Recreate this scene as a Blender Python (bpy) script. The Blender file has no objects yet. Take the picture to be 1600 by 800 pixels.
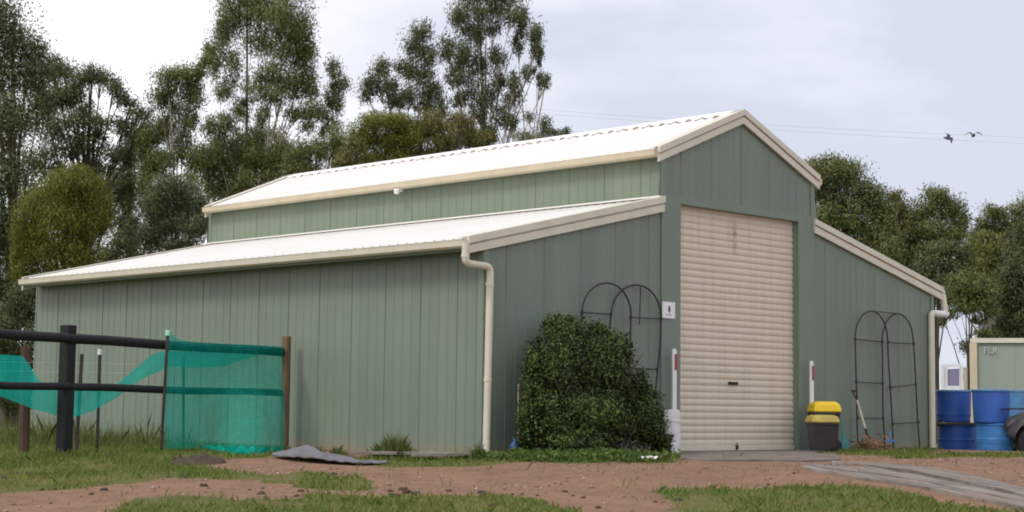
import bpy, math, random
import numpy as np
from mathutils import Vector, Matrix, noise as mnoise
R = math.radians
rng = np.random.default_rng(7)
random.seed(7)
scene = bpy.context.scene
col = scene.collection

# ------------------------------------------------------------------ camera
CAM = np.array([-21.8878, -16.6304, 0.5796])
YAW, PITCH, ROLL, F = -0.7866, 0.0910, 0.0121, 2656.2      # F in pixels of a 1600 px wide picture
fw = np.array([math.sin(-YAW) * math.cos(PITCH), math.cos(YAW) * math.cos(PITCH), math.sin(PITCH)])
rt0 = np.array([math.cos(YAW), math.sin(YAW), 0.0])
up0 = np.cross(rt0, fw)
rt = rt0 * math.cos(ROLL) + up0 * math.sin(ROLL)
up = up0 * math.cos(ROLL) - rt0 * math.sin(ROLL)
fh = np.array([math.sin(-YAW), math.cos(YAW), 0.0])

def ray(px, py):
    return fw + rt * ((px - 800) / F) + up * ((400 - py) / F)
def at(px, py, d):
    return CAM + ray(px, py) * d
def onY(px, py, Y):
    r = ray(px, py); return CAM + r * ((Y - CAM[1]) / r[1])
def onX(px, py, X):
    r = ray(px, py); return CAM + r * ((X - CAM[0]) / r[0])
def proj(P):
    X = np.asarray(P) - CAM
    c = X @ fw
    return 800 + F * (X @ rt) / c, 400 - F * (X @ up) / c

def sstep(a, b, x):
    t = np.clip((x - a) / (b - a), 0, 1); return t * t * (3 - 2 * t)
def hz(x, y):
    x = np.asarray(x, float); y = np.asarray(y, float)
    s = (x - CAM[0]) * fh[0] + (y - CAM[1]) * fh[1]
    k = .8
    q = (22.3 - s) / k
    drop = k * np.where(q > 30, q, np.log1p(np.exp(np.minimum(q, 30))))
    drop = np.minimum(drop, 40)
    z = -.02 - .04 * drop - .135 * sstep(5.85, 6.3, x)
    w = sstep(26, 21, s) * sstep(60, 10, np.abs(s))
    z = z + w * (.022 * np.sin(x * 1.7 + y * .6) * np.sin(y * 1.3 - x * .4) + .010 * np.sin(x * 4.1 + 1) * np.sin(y * 4.7 + x))
    return z
def G(px, py):
    r = ray(px, py)
    T = np.arange(6.0, 120.0, .1)
    Pz = CAM[2] + r[2] * T; below = Pz < hz(CAM[0] + r[0] * T, CAM[1] + r[1] * T)
    i = int(np.argmax(below)) if below.any() else len(T) - 1
    lo, hi = T[i] - .1, T[i]
    for _ in range(14):
        m = (lo + hi) / 2; p = CAM + r * m
        if p[2] < hz(p[0], p[1]): hi = m
        else: lo = m
    return CAM + r * hi
def onground(p, dz=0.0):
    return np.array([p[0], p[1], float(hz(p[0], p[1])) + dz])

# ------------------------------------------------------------------ mesh helpers
class MB:
    def __init__(s): s.v = []; s.f = []
    def add(s, vs, fs):
        n = len(s.v); s.v += [tuple(map(float, p)) for p in vs]; s.f += [tuple(n + i for i in f) for f in fs]; return s
    def box(s, c, size, rz=0.0, M=None):
        a = [(x * size[0] / 2, y * size[1] / 2, z * size[2] / 2) for x in (-1, 1) for y in (-1, 1) for z in (-1, 1)]
        if M is None: M = Matrix.Rotation(rz, 3, 'Z')
        vs = [np.array(M @ Vector(p)) + np.array(c) for p in a]
        return s.add(vs, [(0, 1, 3, 2), (4, 6, 7, 5), (0, 4, 5, 1), (2, 3, 7, 6), (0, 2, 6, 4), (1, 5, 7, 3)])
    def bar(s, p0, p1, w, h, upv=(0, 0, 1)):
        p0 = np.array(p0, float); p1 = np.array(p1, float); d = p1 - p0; d /= np.linalg.norm(d)
        sd = np.cross(d, upv); sd /= np.linalg.norm(sd); u = np.cross(sd, d)
        vs = [p + sd * a * w / 2 + u * b * h / 2 for p in (p0, p1) for a, b in ((-1, -1), (1, -1), (1, 1), (-1, 1))]
        return s.add(vs, [(0, 3, 2, 1), (4, 5, 6, 7), (0, 1, 5, 4), (1, 2, 6, 5), (2, 3, 7, 6), (3, 0, 4, 7)])
    def tube(s, pts, r, n=8, cap=True):
        pts = [np.array(p, float) for p in pts]; m = len(pts)
        rs = r if hasattr(r, '__len__') else [r] * m
        vs = []; prev = None
        for i, p in enumerate(pts):
            d = pts[min(i + 1, m - 1)] - pts[max(i - 1, 0)]; d = d / (np.linalg.norm(d) + 1e-9)
            if prev is None:
                a = np.cross(d, (0, 0, 1) if abs(d[2]) < .9 else (1, 0, 0))
            else:
                a = prev - d * (prev @ d)
            a /= np.linalg.norm(a) + 1e-9; b = np.cross(d, a); prev = a
            for k in range(n):
                t = 2 * math.pi * k / n; vs.append(p + (a * math.cos(t) + b * math.sin(t)) * rs[i])
        fs = [(i * n + k, i * n + (k + 1) % n, (i + 1) * n + (k + 1) % n, (i + 1) * n + k) for i in range(m - 1) for k in range(n)]
        if cap: fs += [tuple(range(n - 1, -1, -1)), tuple((m - 1) * n + k for k in range(n))]
        return s.add(vs, fs)
    def lathe(s, prof, c, n=32, axis=None):
        vs = []; m = len(prof)
        for r, z in prof:
            for k in range(n):
                t = 2 * math.pi * k / n
                p = Vector((r * math.cos(t), r * math.sin(t), z))
                if axis is not None: p = axis @ p
                vs.append(np.array(p) + np.array(c))
        fs = [(i * n + k, i * n + (k + 1) % n, (i + 1) * n + (k + 1) % n, (i + 1) * n + k) for i in range(m - 1) for k in range(n)]
        return s.add(vs, fs)
    def prism(s, poly, off):
        n = len(poly); off = np.array(off, float)
        vs = [np.array(p, float) for p in poly] + [np.array(p, float) + off for p in poly]
        fs = [tuple(range(n - 1, -1, -1)), tuple(range(n, 2 * n))] + [(i, (i + 1) % n, n + (i + 1) % n, n + i) for i in range(n)]
        return s.add(vs, fs)
    def grid(s, P):
        nu, nv = len(P), len(P[0])
        return s.add([p for rw in P for p in rw], [(i * nv + j, i * nv + j + 1, (i + 1) * nv + j + 1, (i + 1) * nv + j) for i in range(nu - 1) for j in range(nv - 1)])

def org(o):
    w = Vector((0, 0, 0))
    while o is not None: w += o.location; o = o.parent
    return np.array(w)
def link(name, me, mat, parent=None, base=None):
    o = bpy.data.objects.new(name, me); col.objects.link(o)
    if mat: me.materials.append(mat)
    if parent: o.parent = parent
    elif base is not None: o.location = tuple(map(float, base))
    return o
def build(name, mb, mat, parent=None, base=None, smooth=None, bevel=0, solid=0):
    ofs = org(parent) if parent else (np.array(base, float) if base is not None else np.zeros(3))
    me = bpy.data.meshes.new(name)
    me.from_pydata([tuple(np.array(p) - ofs) for p in mb.v], [], mb.f); me.update()
    o = link(name, me, mat, parent, base)
    if smooth is not None:
        me.polygons.foreach_set('use_smooth', [True] * len(me.polygons))
        try: me.set_sharp_from_angle(angle=R(smooth))
        except Exception: pass
    if solid:
        m = o.modifiers.new('solid', 'SOLIDIFY'); m.thickness = solid; m.offset = 0
    if bevel:
        m = o.modifiers.new('bevel', 'BEVEL'); m.width = bevel; m.segments = 2; m.limit_method = 'ANGLE'
    return o
def tag(o, label=None, cat=None, group=None, kind=None):
    if label: o['label'] = label
    if cat: o['category'] = cat
    if group: o['group'] = group
    if kind: o['kind'] = kind
    return o
def empty(name, loc, label, cat, group=None):
    o = bpy.data.objects.new(name, None); o.empty_display_size = .2; col.objects.link(o)
    o.location = tuple(map(float, loc)); return tag(o, label, cat, group)

# ------------------------------------------------------------------ materials
def new_mat(name):
    m = bpy.data.materials.new(name); m.use_nodes = True
    nt = m.node_tree; return m, nt, nt.nodes['Principled BSDF']
def nd(nt, t, **kw):
    n = nt.nodes.new(t)
    for k, v in kw.items(): setattr(n, k, v)
    return n
def mixc(nt, fac, a, b):
    n = nd(nt, 'ShaderNodeMix', data_type='RGBA')
    for s, v in ((n.inputs[0], fac), (n.inputs[6], a), (n.inputs[7], b)):
        if isinstance(v, (int, float)): s.default_value = v
        elif isinstance(v, tuple): s.default_value = (*v, 1) if len(v) == 3 else v
        else: nt.links.new(v, s)
    return n.outputs[2]
def ramp(nt, src, p0, p1, c0=(0, 0, 0), c1=(1, 1, 1)):
    n = nd(nt, 'ShaderNodeValToRGB'); e = n.color_ramp.elements
    e[0].position = p0; e[0].color = (*c0, 1); e[1].position = p1; e[1].color = (*c1, 1)
    nt.links.new(src, n.inputs[0]); return n.outputs[0]
def noise_(nt, scale, vec=None, detail=4, rough=.6):
    n = nd(nt, 'ShaderNodeTexNoise'); n.inputs['Scale'].default_value = scale; n.inputs['Detail'].default_value = detail; n.inputs['Roughness'].default_value = rough
    if vec is not None: nt.links.new(vec, n.inputs['Vector'])
    return n.outputs[0]
def mapped(nt, sc, space='Object'):
    t = nd(nt, 'ShaderNodeTexCoord'); m = nd(nt, 'ShaderNodeMapping'); m.inputs['Scale'].default_value = sc
    nt.links.new(t.outputs[space], m.inputs[0]); return m.outputs[0]
def bump(nt, h, strength, dist, bs):
    b = nd(nt, 'ShaderNodeBump'); b.inputs['Strength'].default_value = strength; b.inputs['Distance'].default_value = dist
    nt.links.new(h, b.inputs['Height']); nt.links.new(b.outputs[0], bs.inputs['Normal'])
def plain(name, c, rough=.6, metal=0, var=.25, scale=6, c2=None, bumps=0, sc3=(1, 1, 1), spec=.4):
    m, nt, b = new_mat(name)
    v = mapped(nt, sc3)
    n1 = noise_(nt, scale, v, 6)
    c2 = c2 or tuple(x * (1 - var) for x in c)
    nt.links.new(mixc(nt, ramp(nt, n1, .35, .7), c, c2), b.inputs['Base Color'])
    b.inputs['Roughness'].default_value = rough; b.inputs['Metallic'].default_value = metal
    b.inputs['Specular IOR Level'].default_value = spec
    if bumps: bump(nt, noise_(nt, scale * 6, v, 5), bumps, .02, b)
    return m

def wall_mat(name, c):
    m, nt, b = new_mat(name)
    streak = noise_(nt, 1.0, mapped(nt, (5, 5, .22)), 6, .7)
    blot = noise_(nt, .7, mapped(nt, (1, 1, 1)), 5)
    pan = noise_(nt, 1.0, mapped(nt, (1.3, 1.3, .02)), 1)
    c1 = mixc(nt, ramp(nt, pan, .35, .65), c, tuple(x * y for x, y in zip(c, (.90, .90, .93))))
    c2 = mixc(nt, ramp(nt, streak, .48, .75), c1, tuple(x * y for x, y in zip(c, (.87, .86, .83))))
    c3 = mixc(nt, ramp(nt, blot, .55, .8), c2, tuple(x * y for x, y in zip(c, (1.06, 1.05, 1.0))))
    geo = nd(nt, 'ShaderNodeNewGeometry'); sx = nd(nt, 'ShaderNodeSeparateXYZ'); nt.links.new(geo.outputs['Position'], sx.inputs[0])
    spl = nd(nt, 'ShaderNodeMath', operation='ADD'); nt.links.new(sx.outputs[2], spl.inputs[0])
    sc = nd(nt, 'ShaderNodeMath', operation='MULTIPLY'); sc.inputs[1].default_value = .35
    nt.links.new(noise_(nt, 3.0, mapped(nt, (1, 1, 1)), 5), sc.inputs[0]); nt.links.new(sc.outputs[0], spl.inputs[1])
    dirt = ramp(nt, spl.outputs[0], .16, .34, (1, 1, 1), (0, 0, 0))
    dm = nd(nt, 'ShaderNodeMath', operation='MULTIPLY'); dm.inputs[1].default_value = .55; nt.links.new(dirt, dm.inputs[0])
    nt.links.new(mixc(nt, dm.outputs[0], c3, (.30, .22, .16)), b.inputs['Base Color'])
    b.inputs['Roughness'].default_value = .5; b.inputs['Specular IOR Level'].default_value = .35
    bump(nt, noise_(nt, 1.0, mapped(nt, (2.2, 2.2, .8)), 2), .25, .03, b)
    return m
GREEN = (.188, .234, .188)
M_wall = wall_mat('green_steel_wall', GREEN)
M_flash = plain('green_flashing', (.182, .228, .183), .45, var=.1, scale=2)
M_roof = plain('pale_roof_steel', (.83, .81, .78), .5, var=.05, scale=1.2, sc3=(1, .4, 1))
M_trim = plain('cream_trim', (.66, .615, .52), .45, var=.12, scale=3)
M_gut = plain('cream_gutter', (.60, .52, .38), .4, var=.15, scale=3)
M_pipe = plain('cream_downpipe', (.64, .60, .49), .4, var=.12, scale=4)
M_dark = plain('dark_interior', (.02, .02, .02), .9)
M_black = plain('black_painted_timber', (.010, .010, .012), .7, var=.4, scale=9, bumps=.3, sc3=(1, 1, 1))
M_iron = plain('black_iron', (.02, .021, .021), .6, var=.3, c2=(.05, .03, .02), scale=12)
M_wood = plain('weathered_post_wood', (.22, .15, .095), .9, c2=(.11, .07, .045), scale=4, bumps=.6, sc3=(6, 6, .6))
M_grey = plain('grey_tarp', (.17, .168, .185), .85, var=.3, scale=5, bumps=.3)
M_board = plain('weathered_grey_board', (.33, .29, .265), .95, c2=(.17, .145, .13), scale=2.5, bumps=.9)
M_white = plain('white_plastic', (.80, .80, .82), .45, var=.1)
M_red = plain('red_reflector', (.35, .05, .06), .25)
M_conc = plain('stained_concrete', (.22, .185, .17), .95, c2=(.11, .085, .075), scale=2.2, bumps=.4)
M_yel = plain('yellow_bin_lid', (.80, .55, .02), .45, var=.15)
M_ochre = plain('faded_yellow_lid', (.46, .36, .09), .5, var=.3)
M_bin = plain('black_bin_body', (.035, .027, .033), .5, var=.3)
M_blue = plain('royal_blue_plastic', (.035, .12, .46), .5, c2=(.03, .09, .36), scale=2.5)
M_sky = plain('mid_blue_plastic', (.06, .24, .58), .4, c2=(.045, .18, .48), scale=2.5)
M_paleb = plain('pale_blue_plastic', (.10, .26, .50), .4, var=.25)
M_rub = plain('black_rubber', (.018, .018, .018), .8, var=.3)
M_plas = plain('dark_grey_plastic', (.055, .048, .05), .5, var=.3)
M_teal = plain('teal_plastic', (.03, .20, .19), .5)
M_handle = plain('pale_ash_handle', (.55, .48, .38), .6)
M_rust = plain('rusty_steel', (.20, .10, .06), .85, c2=(.10, .05, .035), scale=14)
M_clod = plain('dark_clod', (.085, .058, .047), .95, var=.4, scale=20, bumps=.5)
M_purple = plain('mauve_panel', (.30, .27, .45), .6)
M_bark = plain('pale_gum_bark', (.46, .41, .36), .9, c2=(.20, .165, .13), scale=1.6, sc3=(3, 3, .5), bumps=.3)
M_bark2 = plain('dark_bark', (.12, .095, .075), .95, var=.5, scale=2, sc3=(3, 3, .5), bumps=.4)
M_twig = plain('shrub_stem', (.10, .075, .05), .95)

def door_mat():
    m, nt, b = new_mat('cream_roller_door')
    c = (.64, .56, .455)
    v = mapped(nt, (1, 1, 1))
    streak = noise_(nt, 1.0, mapped(nt, (9, 1, .5)), 5)
    base = mixc(nt, ramp(nt, streak, .45, .75), c, tuple(x * .88 for x in c))
    geo = nd(nt, 'ShaderNodeNewGeometry'); sx = nd(nt, 'ShaderNodeSeparateXYZ'); nt.links.new(geo.outputs['Position'], sx.inputs[0])
    def band(out, ctr, w):
        s = nd(nt, 'ShaderNodeMath', operation='SUBTRACT'); nt.links.new(out, s.inputs[0]); s.inputs[1].default_value = ctr
        a = nd(nt, 'ShaderNodeMath', operation='ABSOLUTE'); nt.links.new(s.outputs[0], a.inputs[0])
        return ramp(nt, a.outputs[0], w * .25, w, (1, 1, 1), (0, 0, 0))
    def mul(a, bb):
        n = nd(nt, 'ShaderNodeMath', operation='MULTIPLY'); nt.links.new(a, n.inputs[0])
        if isinstance(bb, float): n.inputs[1].default_value = bb
        else: nt.links.new(bb, n.inputs[1])
        return n.outputs[0]
    nz = ramp(nt, noise_(nt, 9, v, 4), .35, .6)
    st = mul(mul(band(sx.outputs[0], -.03, .09), band(sx.outputs[2], 3.42, .36)), nz)
    st2 = mul(mul(band(sx.outputs[0], -.17, .10), band(sx.outputs[2], 3.50, .25)), mul(nz, .5))
    base = mixc(nt, mul(st, .7), base, (.24, .12, .09))
    base = mixc(nt, st2, base, (.42, .26, .22))
    nt.links.new(base, b.inputs['Base Color']); b.inputs['Roughness'].default_value = .5
    return m
M_door = door_mat()

def leaf_mat(name, a, bcol, trans=.3, clump=False):
    m = bpy.data.materials.new(name); m.use_nodes = True; nt = m.node_tree; nt.nodes.clear()
    out = nd(nt, 'ShaderNodeOutputMaterial')
    at_ = nd(nt, 'ShaderNodeAttribute', attribute_name='vary')
    c = mixc(nt, at_.outputs['Fac'], a, bcol)
    d = nd(nt, 'ShaderNodeBsdfPrincipled'); nt.links.new(c, d.inputs['Base Color']); d.inputs['Roughness'].default_value = .55; d.inputs['Specular IOR Level'].default_value = .3
    t = nd(nt, 'ShaderNodeBsdfTranslucent'); nt.links.new(c, t.inputs[0])
    mx = nd(nt, 'ShaderNodeMixShader'); mx.inputs[0].default_value = trans
    if clump:
        an = nd(nt, 'ShaderNodeAttribute', attribute_name='leafnormal')
        nt.links.new(an.outputs['Vector'], d.inputs['Normal']); nt.links.new(an.outputs['Vector'], t.inputs['Normal'])
    nt.links.new(d.outputs[0], mx.inputs[1]); nt.links.new(t.outputs[0], mx.inputs[2]); nt.links.new(mx.outputs[0], out.inputs[0])
    return m
L_dark = leaf_mat('dark_gum_leaf', (0.145, 0.191, 0.079), (0.352, 0.376, 0.173), .5, True)
L_gum = leaf_mat('gum_leaf', (0.177, 0.235, 0.074), (0.441, 0.467, 0.174), .5, True)
L_blue = leaf_mat('grey_green_leaf', (0.168, 0.216, 0.097), (0.360, 0.396, 0.203), .5, True)
L_olive = leaf_mat('olive_wattle_leaf', (0.194, 0.240, 0.045), (0.479, 0.482, 0.092), .5, True)
L_rust = leaf_mat('bronze_leaf', (0.218, 0.212, 0.076), (0.455, 0.390, 0.140), .5, True)
L_yg = leaf_mat('yellow_green_leaf', (0.189, 0.229, 0.059), (0.416, 0.436, 0.130), .5, True)
L_shrub = leaf_mat('glossy_shrub_leaf', (0.033, 0.070, 0.019), (0.176, 0.270, 0.066), .3, True)
L_grass = leaf_mat('grass_blade', (.125, .200, .034), (.340, .320, .105), .4)
L_weed = leaf_mat('weed_blade', (.075, .130, .030), (.24, .25, .08), .38)

def net_mat(name, cov, c1, c2):
    m = bpy.data.materials.new(name); m.use_nodes = True; nt = m.node_tree; nt.nodes.clear()
    out = nd(nt, 'ShaderNodeOutputMaterial')
    v = mapped(nt, (1, 1, 1))
    c = mixc(nt, ramp(nt, noise_(nt, 3, v, 4), .35, .7), c1, c2)
    d = nd(nt, 'ShaderNodeBsdfDiffuse'); nt.links.new(c, d.inputs[0])
    t = nd(nt, 'ShaderNodeBsdfTranslucent'); nt.links.new(c, t.inputs[0])
    m1 = nd(nt, 'ShaderNodeMixShader'); m1.inputs[0].default_value = .45
    nt.links.new(d.outputs[0], m1.inputs[1]); nt.links.new(t.outputs[0], m1.inputs[2])
    tr = nd(nt, 'ShaderNodeBsdfTransparent'); tr.inputs[0].default_value = (.55, .95, .88, 1)
    m2 = nd(nt, 'ShaderNodeMixShader')
    w1 = nd(nt, 'ShaderNodeTexWave', wave_type='BANDS', bands_direction='Z'); w1.inputs['Scale'].default_value = 9; w1.inputs['Distortion'].default_value = 2.5; w1.inputs['Detail'].default_value = 3; nt.links.new(v, w1.inputs[0])
    n3 = noise_(nt, 5, mapped(nt, (1, 1, .35)), 5, .7)
    k1 = nd(nt, 'ShaderNodeMath', operation='MULTIPLY_ADD'); nt.links.new(n3, k1.inputs[0]); k1.inputs[1].default_value = .55; k1.inputs[2].default_value = cov - .30
    k2 = nd(nt, 'ShaderNodeMath', operation='MULTIPLY_ADD', use_clamp=True); nt.links.new(w1.outputs['Fac'], k2.inputs[0]); k2.inputs[1].default_value = .08; nt.links.new(k1.outputs[0], k2.inputs[2]); nt.links.new(k2.outputs[0], m2.inputs[0])
    nt.links.new(tr.outputs[0], m2.inputs[1]); nt.links.new(m1.outputs[0], m2.inputs[2]); nt.links.new(m2.outputs[0], out.inputs[0])
    return m
M_net = net_mat('teal_shade_netting', .47, (.014, .43, .35), (.010, .32, .27))
M_net2 = net_mat('doubled_teal_netting', .64, (.018, .56, .47), (.014, .44, .38))

def ground_mat():
    m, nt, b = new_mat('dirt_and_turf')
    v = mapped(nt, (1, 1, 1))
    big = noise_(nt, .6, v, 5); mid = noise_(nt, 3.2, v, 6, .7); fine = noise_(nt, 26, v, 5, .7)
    dirt = mixc(nt, ramp(nt, big, .35, .7), (.37, .222, .150), (.30, .178, .120))
    dirt = mixc(nt, ramp(nt, mid, .46, .72), dirt, (.23, .14, .105))
    dirt = mixc(nt, ramp(nt, noise_(nt, 11, v, 6, .75), .56, .68), dirt, (.20, .125, .092))
    dirt = mixc(nt, ramp(nt, fine, .50, .75), dirt, (.35, .225, .155))
    turf = mixc(nt, ramp(nt, mid, .35, .65), (.125, .155, .040), (.21, .175, .085))
    a = nd(nt, 'ShaderNodeAttribute', attribute_name='grass')
    j = nd(nt, 'ShaderNodeMath', operation='ADD'); nt.links.new(a.outputs['Fac'], j.inputs[0])
    k = nd(nt, 'ShaderNodeMath', operation='MULTIPLY_ADD'); nt.links.new(mid, k.inputs[0]); k.inputs[1].default_value = 1.1; k.inputs[2].default_value = -.55
    nt.links.new(k.outputs[0], j.inputs[1])
    base = mixc(nt, ramp(nt, j.outputs[0], .38, .62), dirt, turf)
    nt.links.new(base, b.inputs['Base Color']); b.inputs['Roughness'].default_value = .97; b.inputs['Specular IOR Level'].default_value = .1
    h = nd(nt, 'ShaderNodeMath', operation='ADD'); nt.links.new(mid, h.inputs[0]); nt.links.new(fine, h.inputs[1])
    bump(nt, h.outputs[0], 1.0, .05, b)
    return m
M_ground = ground_mat()

# ------------------------------------------------------------------ grass cover (where turf grows on the ground)
POLYS = [
 [(-900,630),(300,672),(450,690),(435,712),(345,722),(330,735),(400,740),(480,735),(560,748),(585,762),(545,770),(470,757),(330,750),(260,748),(200,757),(100,764),(0,770),(-900,800)],
 [(160,803),(200,782),(260,772),(350,777),(420,782),(500,775),(600,777),(700,771),(800,777),(850,783),(905,803),(905,2500),(160,2500)],
 [(1015,768),(1060,761),(1200,766),(1260,758),(1310,756),(1400,767),(1500,787),(1600,803),(2600,900),(2600,2500),(1075,2500),(1070,803)],
 [(540,716),(756,714),(757,727),(700,729),(620,734),(580,728)],
 [(756,700),(1060,700),(1050,722),(760,725)],
 [(1290,698),(1452,698),(1462,711),(2600,711),(2600,717),(1600,716),(1400,715),(1300,709)],
]
def inpoly(x, y, poly):
    n = len(poly); r = np.zeros(x.shape, bool); j = n - 1
    for i in range(n):
        xi, yi = poly[i]; xj, yj = poly[j]
        c = ((yi > y) != (yj > y)) & (x < (xj - xi) * (y - yi) / (yj - yi + 1e-12) + xi)
        r ^= c; j = i
    return r
def vnoise(x, y):
    return np.sin(x * 2.1 + 1.3 * np.sin(y * 1.7)) * np.sin(y * 2.6 + 1.1 * np.sin(x * 2.3 + 1)) * .6 + .4 * np.sin(x * 6.3 + 2 * np.sin(y * 3.1)) * np.sin(y * 7.1 + 1.5 * np.sin(x * 4.7))
def turf(x, y, jit=True):
    z = hz(x, y)
    P = np.stack([x, y, z], -1)
    s = (P - CAM) @ fh
    ok = s > 3
    px = np.full(x.shape, -5000.0); py = np.full(x.shape, 5000.0)
    a, b = proj(P[ok]); px[ok] = a; py[ok] = b
    if jit:
        px = px + 28 * vnoise(x + 4, y); py = py + 4.5 * vnoise(x, y + 9)
    m = np.zeros(x.shape, bool)
    for p in POLYS: m |= inpoly(px, py, p)
    m |= s > 33.5
    return m

# ------------------------------------------------------------------ ground sheet
def axis(a, b, fine, lo, hi):
    mid = list(np.arange(lo, hi, fine))
    l = []; st = fine; p = lo
    while p > a: st *= 1.35; p -= st; l.append(p)
    h = []; st = fine; p = hi
    while p < b: h.append(p); st *= 1.35; p += st
    h.append(b)
    return np.array(l[::-1] + mid + h)
sa = axis(-60, 900, .10, 12.5, 33.0); la = axis(-500, 500, .10, -9.5, 10.5)
S, Lr = np.meshgrid(sa, la, indexing='ij')
gx = CAM[0] + S * fh[0] + Lr * rt0[0]; gy = CAM[1] + S * fh[1] + Lr * rt0[1]
gz = hz(gx, gy)
gv = np.stack([gx, gy, gz], -1).reshape(-1, 3)
nu, nv = S.shape
ii, jj = np.meshgrid(np.arange(nu - 1), np.arange(nv - 1), indexing='ij')
q = (ii * nv + jj).ravel()
gf = np.stack([q, q + nv, q + nv + 1, q + 1], -1)
def fast_mesh(name, V, Fc, smooth=False):
    me = bpy.data.meshes.new(name); n = Fc.shape[1]
    me.vertices.add(len(V)); me.vertices.foreach_set('co', np.ascontiguousarray(V, np.float32).ravel())
    me.loops.add(Fc.size); me.loops.foreach_set('vertex_index', np.ascontiguousarray(Fc, np.int32).ravel())
    me.polygons.add(len(Fc)); me.polygons.foreach_set('loop_start', np.arange(0, Fc.size, n, dtype=np.int32))
    me.update(calc_edges=True); me.validate()
    if smooth: me.polygons.foreach_set('use_smooth', np.ones(len(Fc), bool))
    return me
me = fast_mesh('ground', gv, gf, True)
g = turf(gx.ravel(), gy.ravel()).astype(np.float32)
a_ = me.attributes.new('grass', 'FLOAT', 'POINT'); a_.data.foreach_set('value', g)
ground = link('ground', me, M_ground); tag(ground, kind='structure')

# ------------------------------------------------------------------ blades and leaves
def quads_mesh(name, C, A, B, vary, N=None):
    """diamond faces: centre C, half long axis A, half short axis B"""
    n = len(C)
    V = np.stack([C - A, C + B, C + A, C - B], 1).reshape(-1, 3)
    Fc = np.arange(4 * n).reshape(n, 4)
    me = fast_mesh(name, V, Fc)
    at_ = me.attributes.new('vary', 'FLOAT', 'FACE'); at_.data.foreach_set('value', np.asarray(vary, np.float32))
    if N is not None:
        an = me.attributes.new('leafnormal', 'FLOAT_VECTOR', 'FACE'); an.data.foreach_set('vector', np.ascontiguousarray(N, np.float32).ravel())
    return me
def unit(v): return v / (np.linalg.norm(v, axis=-1, keepdims=True) + 1e-9)
def blades_mesh(name, P, h, w, vary, lean=.45):
    n = len(P)
    th = rng.uniform(0, 2 * np.pi, n); ln = rng.uniform(0, lean, n) * h
    side = np.stack([np.cos(th), np.sin(th), np.zeros(n)], -1)
    ph = th + rng.uniform(.8, 2.2, n); dr = np.stack([np.cos(ph), np.sin(ph), np.zeros(n)], -1)
    mid = P + dr * (ln * .35)[:, None] + np.array([0, 0, 1]) * (h * .6)[:, None]
    tip = P + dr * ln[:, None] + np.array([0, 0, 1]) * h[:, None]
    sw = side * w[:, None]
    V = np.stack([P - sw, P + sw, mid + sw * .7, tip, mid - sw * .7], 1).reshape(-1, 3)
    Fc = np.arange(5 * n).reshape(n, 5)
    me = fast_mesh(name, V, Fc)
    at_ = me.attributes.new('vary', 'FLOAT', 'FACE'); at_.data.foreach_set('value', np.asarray(vary, np.float32))
    return me
def scatter(n, s0, s1, l0, l1):
    s = np.sqrt(rng.uniform(s0 ** 2, s1 ** 2, n)); l = rng.uniform(-1, 1, n)
    l = (l0 + (l1 - l0) * (l + 1) / 2) * s / s1
    return CAM[0] + s * fh[0] + l * rt0[0], CAM[1] + s * fh[1] + l * rt0[1]
X_, Y_ = scatter(330000, 13.6, 31, -10.2, 10.2)
keep = turf(X_, Y_)
jx = X_ + .02 * rng.normal(size=len(X_)); 
keep &= ~((X_ > -5.8) & (Y_ > -.03) & (X_ < 5.8))
dn = vnoise(X_ * .9 + 3, Y_ * .9)
keep &= rng.uniform(size=len(X_)) < np.clip(.55 + .75 * dn, .08, 1)
thin = (~keep) & (rng.uniform(size=len(X_)) < .006) & ~((X_ > -5.8) & (Y_ > -1.6))
sel = keep | thin
X_, Y_ = X_[sel], Y_[sel]
ns = len(X_)
hgt = rng.gamma(4, .0085, ns) * (1 + .45 * vnoise(X_ * 1.3, Y_ * 1.3)) + .006
PP = np.stack([X_, Y_, hz(X_, Y_) - .005], -1)
vr = np.clip(.30 + .42 * vnoise(X_ * .8 + 7, Y_ * .8) + .24 * rng.normal(size=ns), 0, 1)
o = link('grass', blades_mesh('grass', PP, hgt, rng.uniform(.004, .008, ns), vr, 1.3), L_grass)
tag(o, 'short patchy green and straw grass around the bare dirt', 'grass', kind='stuff')

# loose gravel and crumbs on the bare dirt
Xg, Yg = scatter(36000, 13.6, 30, -10.2, 10.2)
kg = ~turf(Xg, Yg) & ~((Xg > -5.8) & (Yg > -1.6)) & (rng.uniform(size=len(Xg)) < np.clip(.18 + .5 * vnoise(Xg * .7, Yg * .7 + 5), .03, 1))
Xg, Yg = Xg[kg], Yg[kg]; n = len(Xg)
rg = rng.gamma(2.2, .0042, n) + .003
D6 = np.array([(1, 0, 0), (0, 1, 0), (-1, 0, 0), (0, -1, 0), (0, 0, .7), (0, 0, -.7)], float)
V = (D6[None] * rg[:, None, None]) * rng.uniform(.6, 1.4, (n, 6, 1)) + np.stack([Xg, Yg, hz(Xg, Yg) + rg * .2], -1)[:, None]
T8 = np.array([(0, 1, 4), (1, 2, 4), (2, 3, 4), (3, 0, 4), (1, 0, 5), (2, 1, 5), (3, 2, 5), (0, 3, 5)])
me = fast_mesh('gravel', V.reshape(-1, 3), (T8[None] + 6 * np.arange(n)[:, None, None]).reshape(-1, 3))
at_ = me.attributes.new('vary', 'FLOAT', 'FACE'); at_.data.foreach_set('value', np.repeat(rng.uniform(0, 1, n) ** 1.6, 8).astype(np.float32))
o = link('gravel', me, leaf_mat('gravel_crumbs', (.17, .105, .08), (.42, .32, .26), 0)); tag(o, 'fine loose gravel and crumbs of earth on the bare dirt', 'gravel', kind='stuff')

# taller rank weeds behind the fence along the side wall
pw = []
for k in range(16000):
    px = random.uniform(-60, 262); py = random.uniform(668, 699)
    pw.append((px, py))
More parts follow.
